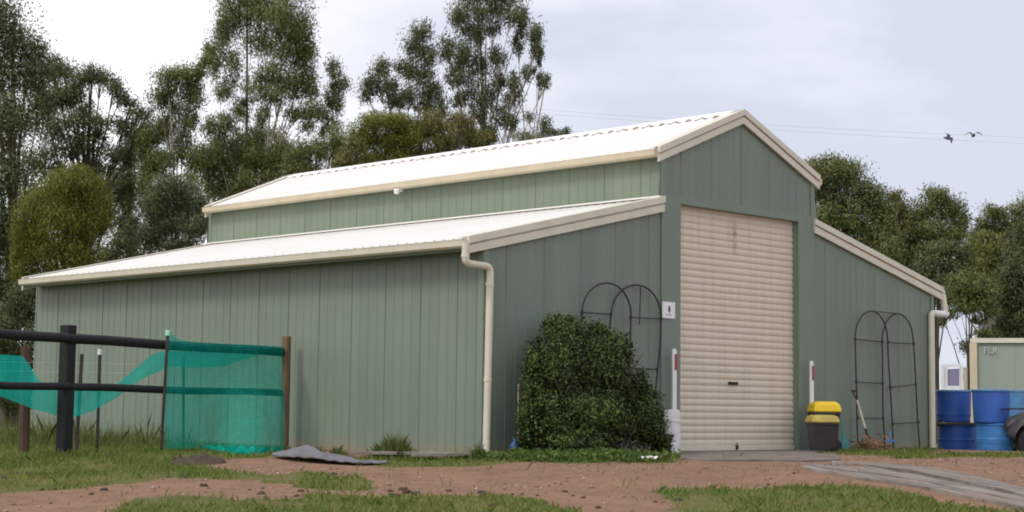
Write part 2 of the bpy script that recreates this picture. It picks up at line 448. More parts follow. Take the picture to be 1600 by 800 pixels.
# one ground lookup per coarse cell, then jitter
cells = {}
wp = []
for px, py in pw:
    key = (round(px / 12), round(py / 3))
    if key not in cells: cells[key] = G(key[0] * 12, key[1] * 3)
    b = cells[key]
    x, y = b[0] + random.gauss(0, .25), b[1] + random.gauss(0, .3)
    if x > -5.83: continue
    wp.append((x, y))
wp = np.array(wp)
clump = vnoise(wp[:, 0] * 1.9, wp[:, 1] * 1.9)
hw = (.06 + np.minimum(rng.gamma(2.0, .085, len(wp)) * np.clip(.75 + .9 * clump, .12, 2), .34 + .2 * rng.uniform(size=len(wp))))
me = blades_mesh('tall_weeds', np.stack([wp[:, 0], wp[:, 1], hz(wp[:, 0], wp[:, 1])], -1), hw, rng.uniform(.002, .0045, len(wp)), np.clip(.45 + .35 * rng.normal(size=len(wp)), 0, 1), .6)
o = link('tall_weeds', me, L_weed); tag(o, 'rank green weeds growing along the side wall behind the black fence', 'weeds', kind='stuff')

# low ground cover at the foot of the big shrub
gp = []
for k in range(1000):
    px = random.uniform(757, 1040); py = random.uniform(711, 725)
    gp.append(px)
cells = [G(px, 719) for px in range(750, 1060, 10)]
gc = []
for px in gp:
    b = cells[int((px - 750) / 10)]
    gc.append((b[0] + random.gauss(0, .10), b[1] + random.gauss(0, .22)))
gc = np.array(gc); gc = gc[gc[:, 1] < -.08]
n = len(gc) * 4
base = np.repeat(gc, 4, 0) + rng.normal(0, .05, (n, 2))
hh = rng.uniform(.0, 1, n) ** 1.5 * .12 * (1 + .5 * vnoise(base[:, 0] * 2, base[:, 1] * 2))
C = np.stack([base[:, 0], base[:, 1], hz(base[:, 0], base[:, 1]) + hh], -1)
A = unit(rng.normal(size=(n, 3)) * [1, 1, .7] + [0, 0, .5]) * rng.uniform(.025, .06, (n, 1))
B = unit(np.cross(A, rng.normal(size=(n, 3)))) * rng.uniform(.010, .02, (n, 1))
L_cover = leaf_mat('ground_cover_leaf', (.050, .105, .020), (.15, .215, .050), .35)
o = link('ground_cover', quads_mesh('ground_cover', C, A, B, rng.uniform(0, 1, n)), L_cover)
tag(o, 'low leafy green ground cover at the foot of the big shrub', 'ground cover', kind='stuff')

# ------------------------------------------------------------------ the shed
WC, WS, WR, WD, HD = 1.98, 5.76, 5.7865, 1.553, 3.80
HI, HO, HOR, HE, HA, LEN = 3.8395, 2.8878, 2.9192, 4.5923, 5.4545, 11.97
OVL, OVR, OVC = .36, .296, .144
ROOF_B = 11.82
shed = empty('barn_shed', (0, 0, 0), 'large green steel barn shed with cream roller door, raised centre roof and lean-to sides', 'shed')
def roofz(x):
    ax = abs(x)
    if ax <= WC: return HA + (HE - HA) * ax / (WC + OVC)
    if x < 0: return HI + (HO - HI) * (ax - WC) / (WS + OVL - WC)
    return HI + (HOR - HI) * (ax - WC) / (WR + OVR - WC)
def ribs(t0, t1, pitch=.19, phase=0.0):
    out = [(t0, 0)]
    k = math.floor((t0 - phase) / pitch)
    while True:
        c = phase + k * pitch; k += 1
        if c > t1 + .05: break
        lap = .011 if int(round((c - phase) / pitch)) % 4 == 0 else .0055
        for dt, o_ in ((-.014, 0), (-.008, lap), (.006, lap), (.010, 0)):
            t = c + dt
            if t0 < t < t1: out.append((t, o_))
    out.append((t1, 0)); return out
def wall_strip(mb, prof, pos, zb, zt):
    vs = []
    for t, o_ in prof:
        x, y = pos(t, o_); vs += [(x, y, zb(t)), (x, y, zt(t))]
    mb.add(vs, [(2 * i, 2 * i + 2, 2 * i + 3, 2 * i + 1) for i in range(len(prof) - 1)])
fpos = lambda t, o_: (t, -o_)
GB = -.12
mb = MB()
wall_strip(mb, ribs(-WS, -WC), fpos, lambda t: GB, lambda t: roofz(t) - .03)
build('front_wall', mb, M_wall, shed); mb = MB()
wall_strip(mb, ribs(WC, WR, phase=.07), fpos, lambda t: GB, lambda t: roofz(t) - .03)
build('front_wall', mb, M_wall, shed)
mb = MB()
wall_strip(mb, ribs(-WC, -WD), fpos, lambda t: GB, lambda t: roofz(t) - .03)
pr = [p for p in ribs(-WD, WD) ]
lo = [p for p in pr if p[0] < 0] + [(0, 0)]; hi_ = [(0, 0)] + [p for p in pr if p[0] > 0]
for p_ in (lo, hi_): wall_strip(mb, p_, fpos, lambda t: HD, lambda t: roofz(t) - .03)
wall_strip(mb, ribs(WD, WC), fpos, lambda t: GB, lambda t: roofz(t) - .03)
build('gable_wall', mb, M_wall, shed)
mb = MB(); wall_strip(mb, ribs(0, LEN, phase=.05), lambda t, o_: (-WS - o_, LEN - t), lambda t: GB, lambda t: HO - .02)
build('side_wall', mb, M_wall, shed)
mb = MB(); wall_strip(mb, ribs(0, LEN, phase=.05), lambda t, o_: (WR + o_, t), lambda t: GB, lambda t: HOR - .02)
build('side_wall', mb, M_wall, shed)
M_wall_lit = wall_mat('green_steel_wall_lit', tuple(x * y for x, y in zip(GREEN, (1.04, 1.04, .96))))  # same wall green, lightened and warmed: brighter light on the clerestory put into colour
for sgn in (-1, 1):
    mb = MB(); wall_strip(mb, ribs(0, LEN - .05, phase=.09), (lambda t, o_: (-WC - o_, LEN - .05 - t)) if sgn < 0 else (lambda t, o_: (WC + o_, t)), lambda t: HI - .25, lambda t: HE - .02)
    build('clerestory_wall', mb, M_wall_lit, shed)
mb = MB()
for a, b in ((-WS, -WC), (-WC, 0), (0, WC), (WC, WR)):
    pr = ribs(a, b); wall_strip(mb, pr, lambda t, o_: (t, LEN + o_), lambda t: GB, lambda t: roofz(min(max(t, a + 1e-4), b - 1e-4)) - .03)
build('rear_wall', mb, M_wall, shed)
# flat flashings: either side of the door, building corners
for sx in (-1, 1):
    mb = MB()
    mb.box((sx * (WD + .20), -.012, (HD + .12 + GB) / 2), (.40, .024, HD + .12 - GB))
    mb.box((sx * (WC - .02), -.014, (roofz(WC) + GB) / 2 - .05), (.10, .026, roofz(WC) - GB - .1))
    build('jamb_flashing', mb, M_flash, shed, bevel=.004)
mb = MB(); mb.box((0, -.012, HD + .06), (2 * WD - .003, .022, .117)); build('head_flashing', mb, M_flash, shed, bevel=.004)
for x, zt in ((-WS, HO), (WR, HOR)):
    mb = MB(); sx = -1 if x < 0 else 1
    mb.box((x - sx * .03, -.014, (zt - .1 + GB) / 2), (.09, .024, zt - .1 - GB)); mb.box((x + sx * .018, .03, (zt - .1 + GB) / 2), (.018, .10, zt - .1 - GB))
    build('corner_flashing', mb, M_flash, shed, bevel=.003)
# door reveal
mb = MB()
mb.box((-WD - .01, .10, HD / 2), (.02, .19, HD)); mb.box((WD + .01, .10, HD / 2), (.02, .19, HD)); mb.box((0, .10, HD + .011), (2 * WD + .04, .19, .02))
build('door_frame', mb, M_flash, shed)
# roller door
nsl = 36; ph = (HD + .05) / nsl
prof = []
for k in range(nsl):
    z0 = .05 + k * (HD - .0) / nsl; p = HD / nsl
    prof += [(z0, .012), (z0 + p * .08, .004), (z0 + p * .17, .004), (z0 + p * .26, .013), (z0 + p * .60, .018), (z0 + p * .88, .015)]
mb = MB(); vs = []
for z, o_ in prof: vs += [(-WD, .115 - o_, z), (WD, .115 - o_, z)]
mb.add(vs, [(2 * i, 2 * i + 1, 2 * i + 3, 2 * i + 2) for i in range(len(prof) - 1)])
door = build('roller_door', mb, M_door, shed, smooth=60)
mb = MB(); mb.box((0, .09, .035), (2 * WD - .02, .05, .07)); build('bottom_rail', mb, M_trim, door, bevel=.004)
hp = onY(1146, 599, .08)
mb = MB(); mb.box((hp[0], .082, hp[2]), (.24, .022, .05)); mb.box((hp[0], .07, hp[2]), (.16, .02, .018)); build('handle', mb, M_iron, door, bevel=.004)
mb = MB(); mb.box((hp[0] + .06, .055, .05), (.05, .03, .07)); mb.tube([(hp[0] + .06 + .02 * math.cos(t), .055, .09 + .03 * math.sin(t)) for t in np.linspace(0, math.pi, 8)], .005, 6); build('padlock', mb, M_iron, door)
mb = MB(); mb.box((0, .30, HD / 2), (2 * WD + .3, .02, HD + .2)); build('door_backing', mb, M_dark, shed)
# roofs
def roof_sheet(xa, za, xb, zb, y0, y1, mat=M_roof, pitch=.19):
    mb = MB(); vs = []
    nx, nz_ = -(zb - za), (xb - xa)
    l = math.hypot(nx, nz_); nx, nz_ = nx / l, nz_ / l
    if nz_ < 0: nx, nz_ = -nx, -nz_
    pr = []
    t = y0
    pr.append((y0, 0))
    k = y0 + .06
    while k < y1 - .05:
        for dt, h in ((-.022, 0), (-.010, .024), (.010, .024), (.022, 0)): pr.append((k + dt, h))
        k += pitch
    pr.append((y1, 0))
    for t, h in pr: vs += [(xa + nx * h, t, za + nz_ * h), (xb + nx * h, t, zb + nz_ * h)]
    m = len(pr)
    mb.add(vs, [(2 * i, 2 * i + 1, 2 * i + 3, 2 * i + 2) for i in range(m - 1)])
    # underside
    mb.add([(xa, y0, za - .02), (xb, y0, zb - .02), (xb, y1, zb - .02), (xa, y1, za - .02)], [(0, 1, 2, 3)])
    return build('roof', mb, mat, shed)
Y0 = -.02
roof_c = roof_sheet(0, HA, -WC - OVC, HE, Y0, ROOF_B)
roof_sheet(0, HA, WC + OVC, HE, Y0, ROOF_B)
roof_l = roof_sheet(-WC, HI, -WS - OVL, HO, Y0, ROOF_B)
roof_sheet(WC, HI, WR + OVR, HOR, Y0, ROOF_B)
mb = MB()
sl = (HA - HE) / (WC + OVC)
for sx in (-1, 1):
    mb.add([(0, Y0 - .03, HA + .045), (sx * .20, Y0 - .03, HA + .045 - .20 * sl), (sx * .20, ROOF_B, HA + .045 - .20 * sl), (0, ROOF_B, HA + .045), (sx * .215, Y0 - .03, HA + .012 - .20 * sl), (sx * .215, ROOF_B, HA + .012 - .20 * sl)], [(0, 1, 2, 3), (1, 4, 5, 2)])
build('ridge_cap', mb, M_roof, roof_c)
# notched closure strip under the ridge cap edge
P = []
k = .05
i = 0
while k < ROOF_B:
    zz = HA + .012 - .215 * sl + (.034 if i % 3 == 0 else .006)
    P.append([(-.222, k, zz), (-.222, k, HA - .215 * sl - .01)]); k += .095; i += 1
mb = MB(); mb.grid(P); build('closure_strip', mb, plain('grey_closure', (.30, .28, .27), .8), roof_c)
# apron flashing where the lean-to roofs meet the clerestory
mb = MB()
for sx in (-1, 1): mb.bar((sx * (WC + .05), Y0, HI + .035), (sx * (WC + .05), ROOF_B, HI + .035), .09, .02)
build('apron_flashing', mb, M_roof, shed)
# barge boards: a capping proud of a lower board
def barge(xa, za, xb, zb, y, sgn=1):
    mb = MB(); T = .03
    def strip(d0, d1, yo, th):
        poly = [(xa, yo, za - d0), (xb, yo, zb - d0), (xb, yo, zb - d1), (xa, yo, za - d1)]
        mb.prism(poly, (0, -th * sgn, 0))
    strip(-.045, .058, y, .058); strip(.058, .082, y, .012); strip(.082, .195, y, .040)
    # cap folded over the roof edge
    mb.prism([(xa, y + .002 * sgn, za + .035), (xb, y + .002 * sgn, zb + .035), (xb, y + .002 * sgn, zb + .045), (xa, y + .002 * sgn, za + .045)], (0, .14 * sgn, 0))
    return mb
zoff = 0
for xa, za, xb, zb in ((-WC, HI, -WS - OVL, HO), (WC, HI, WR + OVR, HOR), (0, HA, -WC - OVC, HE), (0, HA, WC + OVC, HE)):
    build('barge_board', barge(xa, za, xb, zb, Y0 - .002), M_trim, shed, bevel=.004)
    build('barge_board', barge(xa, za, xb, zb, ROOF_B + .002, -1), M_trim, shed)
# gutters (quad profile)
def gutter(x, z, sx, y0, y1):
    mb = MB()
    pr = [(0, 0), (0, -.115), (.075, -.115), (.11, -.09), (.118, -.02), (.125, 0), (.112, 0), (.105, -.02), (.097, -.083), (.07, -.103), (.012, -.103), (.012, 0)]
    P = [[(x + sx * (a - .02), y, z + b) for a, b in pr] + [(x + sx * (pr[0][0] - .02), y, z + pr[0][1])] for y in (y0, y1)]
    mb.grid(P)
    for y in (y0, y1): mb.add([(x + sx * (a - .02), y, z + b - .002) for a, b in pr[:6]], [(0, 1, 2, 3, 4, 5)])
    return mb
build('gutter', gutter(-WS - OVL, HO - .005, -1, Y0 - .04, ROOF_B), M_pipe, shed)
build('gutter', gutter(-WC - OVC, HE - .005, -1, Y0 - .02, ROOF_B), M_gut, shed)
build('gutter', gutter(WR + OVR, HOR - .005, 1, Y0 - .02, ROOF_B), M_pipe, shed)
build('gutter', gutter(WC + OVC, HE - .005, 1, Y0 - .02, ROOF_B), M_gut, shed)
mb = MB()
mb.bar((-WS - OVL + .05, 0.0, HO - .09), (-WS - OVL + .05, ROOF_B, HO - .09), .03, .12)
mb.prism([(-WS - OVL + .04, .0, HO - .12), (-WS + .02, .0, HO - .12), (-WS + .02, .0, HO - .105), (-WS - OVL + .04, 0, HO - .105)], (0, ROOF_B, 0))
build('eave_lining', mb, M_flash, shed)
# downpipes
def elbow(pts, r, mat, name):
    out = []
    pts = [np.array(p, float) for p in pts]
    out.append(pts[0])
    for i in range(1, len(pts) - 1):
        a = pts[i - 1] - pts[i]; b = pts[i + 1] - pts[i]
        la_, lb_ = np.linalg.norm(a), np.linalg.norm(b); e = min(.09, la_ * .45, lb_ * .45)
        p0 = pts[i] + a / la_ * e; p1 = pts[i] + b / lb_ * e
        for t in np.linspace(0, 1, 6): out.append((1 - t) ** 2 * p0 + 2 * t * (1 - t) * pts[i] + t * t * p1)
    out.append(pts[-1])
    mb = MB(); mb.tube(out, r, 18); return build(name, mb, mat, shed, smooth=40)
p_top = onY(727, 385, -.075); p_b = onY(727, 411, -.075); p_c = onY(766, 419, -.075); p_d = onY(760, 714, -.075)
dp = elbow([(p_b[0], -.075, HO - .06), (p_b[0], -.075, p_b[2]), (p_c[0], -.075, p_b[2] - .02), (p_c[0] - .03, -.075, hz(p_d[0], -.1) + .02)], .051, M_pipe, 'downpipe')
for x, z in ((p_b[0], 2.66), (p_c[0] - .005, 2.30), (p_c[0] - .02, 1.0)):
    mb = MB(); mb.lathe([(.049, -.025), (.057, -.025), (.057, .025), (.049, .025)], (x, -.075, z), 18); build('pipe_bracket', mb, M_pipe, dp, smooth=40)
q_b = onY(1455, 489, -.075); q_e = onY(1478, 491, -.075)
dp2 = elbow([(WR + OVR + .03, -.03, HOR - .10), (WR + OVR + .03, -.075, q_b[2]), (q_b[0], -.075, q_b[2]), (q_b[0], -.075, hz(q_b[0], -.1) + .03)], .058, M_pipe, 'downpipe')
mb = MB(); mb.tube([(q_b[0] + .10, -.075, q_b[2]), (WR + OVR + .07, -.075, q_b[2])], .060, 18); build('pipe_elbow', mb, M_white, dp2, smooth=40)
# sensor light under the upper gutter
lp = onX(622, 301, -WC - OVC - .05)
mb = MB(); mb.box((-WC - OVC - .03, lp[1], HE - .14), (.10, .10, .05)); mb.lathe([(.0, -.10), (.045, -.09), (.055, -.02), (.04, 0)], (-WC - OVC - .08, lp[1], HE - .12), 14)
build('security_light', mb, M_white, shed, bevel=.004)

# concrete apron before the door
def gpoly(pts): return [G(*p) for p in pts]
ap = [(-WD - .1, -.03), (WD + .9, -.03)]
far = [G(px, py) for px, py in ((1312, 720), (1255, 722), (1180, 721), (1110, 721), (1062, 719))]
poly = [(-WD - .10, -.03, .0), (WD + 1.0, -.03, .0)] + [(p[0], p[1], max(p[2] + .025, -.2)) for p in far]
mb = MB(); mb.prism([(p[0], p[1], p[2] - .3) for p in poly], (0, 0, .3)); o = build('door_apron', mb, M_conc, None, (0, 0, 0)); tag(o, kind='structure')

# ------------------------------------------------------------------ sign by the door
s0 = onY(1034, 471, -.03); s1 = onY(1053.5, 498, -.03)
cx, cz_ = (s0[0] + s1[0]) / 2, (s0[2] + s1[2]) / 2; sw, sh = s1[0] - s0[0], abs(s0[2] - s1[2])
sg = empty('wall_sign', (cx, -.042, cz_ - sh / 2), 'small white rectangular sign with a dark figure, left of the roller door', 'sign')
mb = MB(); mb.box((cx, -.042, cz_), (sw, .008, sh)); build('sign_panel', mb, M_white, sg)
mb = MB(); k = sh / .28
mb.box((cx + .01, -.048, cz_ + .055 * k), (.028, .004, .028)); mb.box((cx + .01, -.048, cz_ + .012 * k), (.045, .004, .052)); mb.box((cx + .01, -.048, cz_ - .025 * k), (.024, .004, .03))
build('pictogram', mb, M_iron, sg)
mb = MB()
for i, w in enumerate((.03, .02, .035, .025)): mb.box((cx - .055 + i * .037, -.048, cz_ - .082 * k), (w * .8, .004, .014))
build('lettering', mb, plain('sign_grey_ink', (.25, .25, .28)), sg)

# ------------------------------------------------------------------ garden arches folded flat against the wall
def hoop(xl, xr, zt, z0, y, yb, kink=0.0):
    r = (xr - xl) / 2; cx = (xl + xr) / 2; zc = zt - r * 1.15
    pts = [(xl + kink * .3, yb, z0), (xl, y + (yb - y) * .3, zc)]
    for t in np.linspace(math.pi, 0, 15)[1:-1]: pts.append((cx + r * math.cos(t), y, zc + r * 1.15 * math.sin(t)))
    pts += [(xr, y + (yb - y) * .3, zc), (xr + kink, yb, z0)]
    return pts
def arch(base, label, la, lb, rungsA, rungsB, apex=True, extra=None, kink=0):
    e = empty('garden_arch', base, label, 'garden arch', 'garden arches against the shed')
    mb = MB(); mb.tube(la, .0135, 7); build('hoop', mb, M_iron, e, smooth=50)
    mb = MB(); mb.tube(lb, .0135, 7); build('hoop', mb, M_iron, e, smooth=50)
    for a, b in rungsA + rungsB:
        mb = MB(); a = np.array(a); b = np.array(b); mb.tube([a, b], .0105, 6)
        for p in (a, b): mb.lathe([(0, -.028), (.024, -.022), (.024, .022), (0, .028)], p, 8)
        build('rung', mb, M_iron, e)
    if extra: 
        for pts in extra: mb = MB(); mb.tube(pts, .009, 6); build('stay_rod', mb, M_iron, e)
    return e
def wp_(px, py, y): 
    p = onY(px, py, y); return (p[0], y, p[2])
YA, YB = -.16, -.08
def zg(px): p = onY(px, 600, -.2); return p[0], float(hz(p[0], -.2))
# right-hand arch
def px_hoop(pts, y0, y1):
    m = len(pts); return [wp_(px, py, y0 + (y1 - y0) * 0) if True else None for px, py in pts]
def arc_px(x0, x1, ytop, yspring0, yspring1, n=13):
    cx = (x0 + x1) / 2; r = (x1 - x0) / 2; out = []
    for t in np.linspace(math.pi, 0, n):
        ys = yspring0 + (yspring1 - yspring0) * (1 - math.cos(t - math.pi) if False else (cx + r * math.cos(t) - x0) / (x1 - x0))
        out.append((cx + r * math.cos(t), ys - (ys - ytop) * math.sin(t)))
    return out
hA = [(1341, 703), (1339, 655), (1338, 600), (1336.5, 545)] + arc_px(1336, 1387, 486, 527, 533) + [(1388, 560), (1391, 605), (1394, 660), (1396, 702)]
hB = [(1383, 703), (1380, 655), (1379, 600), (1379, 545)] + arc_px(1378, 1427, 490, 535, 535) + [(1429, 560), (1431, 600), (1434, 660), (1437, 701)]
arch(onground(onY(1388, 703, -.14)), 'black iron garden arch with rungs folded flat against the wall by the right downpipe',
     [wp_(x, y, -.15) for x, y in hA], [wp_(x, y, -.10) for x, y in hB],
     [(wp_(1336.5, 530, -.15), wp_(1379, 534, -.10)), (wp_(1338, 597, -.15), wp_(1379, 599, -.10)), (wp_(1340, 653, -.15), wp_(1380, 654, -.10))],
     [(wp_(1388, 535, -.15), wp_(1428, 537, -.10)), (wp_(1391, 605, -.15), wp_(1431, 601, -.10)), (wp_(1395, 662, -.15), wp_(1435, 660, -.10))],
     extra=[[wp_(1361, 486, -.15), wp_(1404, 490, -.10)]])
hA = [(909, 690), (908.5, 600), (909, 540), (909, 505)] + arc_px(909.5, 986, 442, 488, 492) + [(985, 520), (984, 560), (981, 620), (978, 690)]
hB = [(953, 690), (953, 600), (952, 540), (953, 510)] + arc_px(955, 1033, 445, 492, 496) + [(1032, 530), (1028, 575), (1023, 620), (1018, 700)]
arch(onground(onY(970, 705, -.14)), 'black iron garden arch standing half hidden behind the big green shrub',
     [wp_(x, y, -.16) for x, y in hA], [wp_(x, y, -.09) for x, y in hB],
     [(wp_(909.5, 488, -.16), wp_(954.5, 491, -.09)), (wp_(909, 575, -.16), wp_(953, 577, -.09))],
     [(wp_(985.5, 496, -.16), wp_(1032.5, 498, -.09)), (wp_(984, 575, -.16), wp_(1027, 577, -.09))],
     extra=[[wp_(1001, 446, -.09), wp_(1000, 480, -.09), wp_(999, 507, -.09)]])

# ------------------------------------------------------------------ guide posts, bollard pipe
def guide_post(px, ytop, Y, label, w=.085):
    p = onY(px, ytop, Y); g0 = float(hz(p[0], Y))
    e = empty('guide_post', (p[0], Y, g0), label, 'marker post', 'white marker posts beside the door')
    mb = MB(); H = p[2]
    mb.prism([(p[0] - w / 2, Y, g0 - .1), (p[0] + w / 2, Y, g0 - .1), (p[0] + w / 2, Y, H - .03), (p[0] + w * .25, Y, H), (p[0] - w * .25, Y, H), (p[0] - w / 2, Y, H - .03)], (0, -.03, 0))
    build('post', mb, M_white, e, bevel=.005)
    mb = MB(); mb.box((p[0] + w * .18, Y - .035, H - .20), (w * .60, .012, .24)); build('reflector', mb, M_red, e, bevel=.003)
guide_post(1052.5, 545, -.14, 'white guide post with red reflector between the sign and the roller door')
guide_post(1267, 564, -.14, 'white guide post with red reflector rising behind the yellow lidded bins')
b0 = onY(1050, 640, -.42); bz = float(hz(b0[0], -.42))
e = empty('bollard', (b0[0], -.42, bz), 'squat white mottled bollard partly hidden by the shrub at the door corner', 'bollard')
M_mot = plain('mottled_white', (.72, .72, .75), .6, c2=(.42, .40, .43), scale=7)
mb = MB(); mb.lathe([(.0, 0), (.135, 0), (.135, .02), (.125, .05), (.125, b0[2] - bz - .05), (.118, b0[2] - bz - .015), (.09, b0[2] - bz), (0, b0[2] - bz)], (b0[0], -.42, bz), 24); build('bollard_body', mb, M_mot, e, smooth=40)
mb = MB(); mb.lathe([(.127, -.02), (.131, -.02), (.131, .02), (.127, .02)], (b0[0], -.42, bz + .5), 24); build('band', mb, M_white, e)

# ------------------------------------------------------------------ bins
def bin_(px, pyb, Y, W, H, label, mat_lid, open_=False):
    p = onY(px, pyb, Y); z0 = float(hz(p[0], Y)) if True else 0
    z0 = max(z0, -.01)
    x = p[0]
    e = empty('wheelie_bin', (x, Y, z0), label, 'rubbish bin', 'yellow lidded bins by the door')
    D = W * 1.05
    def ring(w, d, z): return [(x - w / 2, Y - d / 2, z0 + z), (x + w / 2, Y - d / 2, z0 + z), (x + w / 2, Y + d / 2, z0 + z), (x - w / 2, Y + d / 2, z0 + z)]
    hb = H * .78
    mb = MB(); rs = [ring(W * .78, D * .72, .03), ring(W * .80, D * .74, .05), ring(W * .95, D * .93, hb * .93), ring(W * 1.0, D * .98, hb * .935), ring(W * 1.0, D * .98, hb)]
    vs = [p for r_ in rs for p in r_]; n = 4
    mb.add(vs, [(0, 3, 2, 1)] + [(i * 4 + k, i * 4 + (k + 1) % 4, (i + 1) * 4 + (k + 1) % 4, (i + 1) * 4 + k) for i in range(len(rs) - 1) for k in range(4)] + [(16, 17, 18, 19)])
    build('bin_body', mb, M_bin, e, bevel=.018)
    mb = MB(); rs = [ring(W * 1.06, D * 1.05, hb + .004), ring(W * 1.07, D * 1.06, hb + .03), ring(W * .98, D * .95, hb + .03 + (H - hb) * .55), ring(W * .70, D * .68, H)]
    vs = [p for r_ in rs for p in r_]
    mb.add(vs, [(0, 3, 2, 1)] + [(i * 4 + k, i * 4 + (k + 1) % 4, (i + 1) * 4 + (k + 1) % 4, (i + 1) * 4 + k) for i in range(len(rs) - 1) for k in range(4)] + [(12, 13, 14, 15)])
    build('lid', mb, mat_lid, e, bevel=.015)
    mb = MB(); mb.tube([(x + W * .50, Y + D * .5 - .02, z0 + hb + .02), (x + W * .62, Y + D * .55, z0 + hb + .01), (x + W * .62, Y - D * .05, z0 + hb + .01), (x + W * .5, Y - D * .1, z0 + hb + .0)], .016, 8); build('handle', mb, M_ochre if mat_lid is M_ochre else M_bin, e, smooth=50)
    for sy in (-.32, .32):
        mb = MB(); ax = Matrix.Rotation(R(90), 3, 'X'); mb.lathe([(0, -.025), (.085, -.025), (.095, -.015), (.095, .015), (.085, .025), (0, .025)], (x + W * .36, Y + sy * D, z0 + .095), 20, ax); build('wheel', mb, M_rub, e, smooth=50)
    e.rotation_euler.z = R(-40)
bin_(1288, 700, -.42, .43, .81, 'taller black bin with a bright yellow lid beside the roller door', M_yel)
bin_(1285, 700, -.92, .42, .59, 'shorter black bin with a faded ochre lid in front of the taller one', M_ochre)

# teal object (dustpan/brush on a handle) leaning right of the bins
p = onY(1318, 700, -.20); z0 = float(hz(p[0], -.2))
e = empty('garden_fork', (p[0], -.2, z0), 'teal long handled tool leaning on the wall beside the yellow lidded bins', 'garden tool')
t0 = np.array(wp_(1313, 652, -.06)); t1 = np.array([onY(1320, 703, -.28)[0], -.28, z0 + .02])
e.name = 'garden_tool'
mb = MB(); mb.tube([t0, t0 + (t1 - t0) * .72], .016, 8); build('handle', mb, M_teal, e)
mb = MB(); a = t0 + (t1 - t0) * .55
mb.prism([a + [-.03, 0, 0], a + [.03, 0, 0], t1 + [.15, 0, 0], t1 + [-.12, 0, 0]], (0, -.03, 0)); build('scoop', mb, M_teal, e, bevel=.006)

# shovel leaning on the right arch
tp = np.array(wp_(1335, 611, -.22)); bt = onY(1362, 709, -.60); bt = np.array([bt[0], -.60, float(hz(bt[0], -.6)) + .02])
e = empty('shovel', onground(bt), 'old shovel with a pale handle leaning against the right garden arch', 'shovel')
d = (bt - tp)
mb = MB(); mb.tube([tp + d * .16, tp + d * .68], .019, 10); build('shaft', mb, M_handle, e, smooth=40)
sd = np.array([.08, 0, 0])
mb = MB(); mb.tube([tp - sd * .9, tp + sd * .9], .02, 8); mb.tube([tp - sd * .8, tp + d * .08 - sd * .5, tp + d * .17], .014, 8); mb.tube([tp + sd * .8, tp + d * .08 + sd * .5, tp + d * .17], .014, 8); build('grip', mb, M_iron, e, smooth=40)
mb = MB(); mb.tube([tp + d * .64, tp + d * .82], [.022, .028], 10); build('socket', mb, M_iron, e, smooth=40)
P = []
for i, u in enumerate(np.linspace(.78, 1.0, 8)):
    w = [.06, .115, .125, .125, .12, .105, .075, .02][i]
    P.append([tp + d * u + np.array([w * v, -.04 * v * v + .02, 0]) for v in np.linspace(-1, 1, 7)])
mb = MB(); mb.grid(P); build('blade', mb, M_rust, e, smooth=60, solid=.006)

# pile of brown dead fronds by the shovel
c0 = onY(1362, 706, -.75); c0 = onground(c0)
n = 260; C = c0 + rng.normal(size=(n, 3)) * [.20, .12, .0] + np.stack([np.zeros(n), np.zeros(n), np.abs(rng.normal(0, .10, n)) + .02], -1)
A = unit(rng.normal(size=(n, 3)) * [1, .8, .55]) * rng.uniform(.05, .15, (n, 1)); B = unit(np.cross(A, rng.normal(size=(n, 3)))) * rng.uniform(.006, .016, (n, 1))
L_dead = leaf_mat('dead_leaf', (.16, .085, .05), (.32, .20, .12), .15)
me = quads_mesh('leaf_heap', C - c0, A, B, rng.uniform(0, 1, n)); o = link('leaf_heap', me, L_dead, None, c0); tag(o, 'small heap of brown dead leaves at the foot of the shovel', 'leaf litter')
# small blue trowel-like tool
p = onY(1391, 690, -.16); z0 = float(hz(p[0], -.16)); 
e = empty('hose_nozzle', (p[0], -.2, z0), 'small blue hand tool hanging low on the right garden arch', 'hand tool'); e.name = 'hand_tool'
mb = MB(); mb.tube([wp_(1391, 672, -.18), wp_(1391.5, 690, -.20)], .014, 8); build('handle', mb, M_sky, e)
mb = MB(); mb.bar(wp_(1383, 689, -.2), wp_(1400, 689, -.2), .03, .035); build('head', mb, M_sky, e, bevel=.006)

# blue jug and thin cane left of the shrub
p = onY(798, 690, -.22); z0 = float(hz(p[0], -.3))
e = empty('water_jug', (p[0], -.3, z0), 'blue plastic jug on the ground at the left edge of the shrub', 'jug')
mb = MB(); mb.lathe([(0, .0), (.07, .0), (.078, .015), (.078, .13), (.065, .165), (.03, .20), (.027, .22), (0, .22)], (p[0], -.3, z0), 20); build('jug_body', mb, plain('dull_blue_plastic', (.03, .09, .24), .5, var=.3), e, smooth=40)
mb = MB(); mb.lathe([(0, .22), (.03, .22), (.03, .24), (0, .24)], (p[0], -.3, z0), 14); build('cap', mb, M_sky, e)
mb = MB(); mb.tube([(p[0] + .03, -.3, z0 + .20), (p[0] + .10, -.3, z0 + .18), (p[0] + .10, -.3, z0 + .12), (p[0] + .07, -.3, z0 + .09)], .010, 7); build('handle', mb, M_blue, e)
p = onY(811, 600, -.22); z0 = float(hz(p[0], -.22))
mb = MB(); mb.tube([(p[0] - .01, -.22, z0 - .05), (p[0], -.21, z0 + .6), (p[0] + .01, -.2, p[2])], .011, 6); o = build('garden_stake', mb, M_handle, None, (p[0], -.22, z0)); tag(o, 'thin pale garden stake standing at the left edge of the shrub', 'stake')

# litter scrap by the shrub
p = G(1015, 722)
mb = MB(); P = [[p + rt0 * (i - 3) * .035 + fh * (j - 2) * .04 + np.array([0, 0, .03 + .05 * abs(math.sin(i * 1.3 + j))]) for j in range(5)] for i in range(7)]
mb.grid(P); o = build('litter', mb, M_white, None, p, solid=.003); tag(o, 'crumpled white scrap of litter at the front edge of the shrub', 'litter')

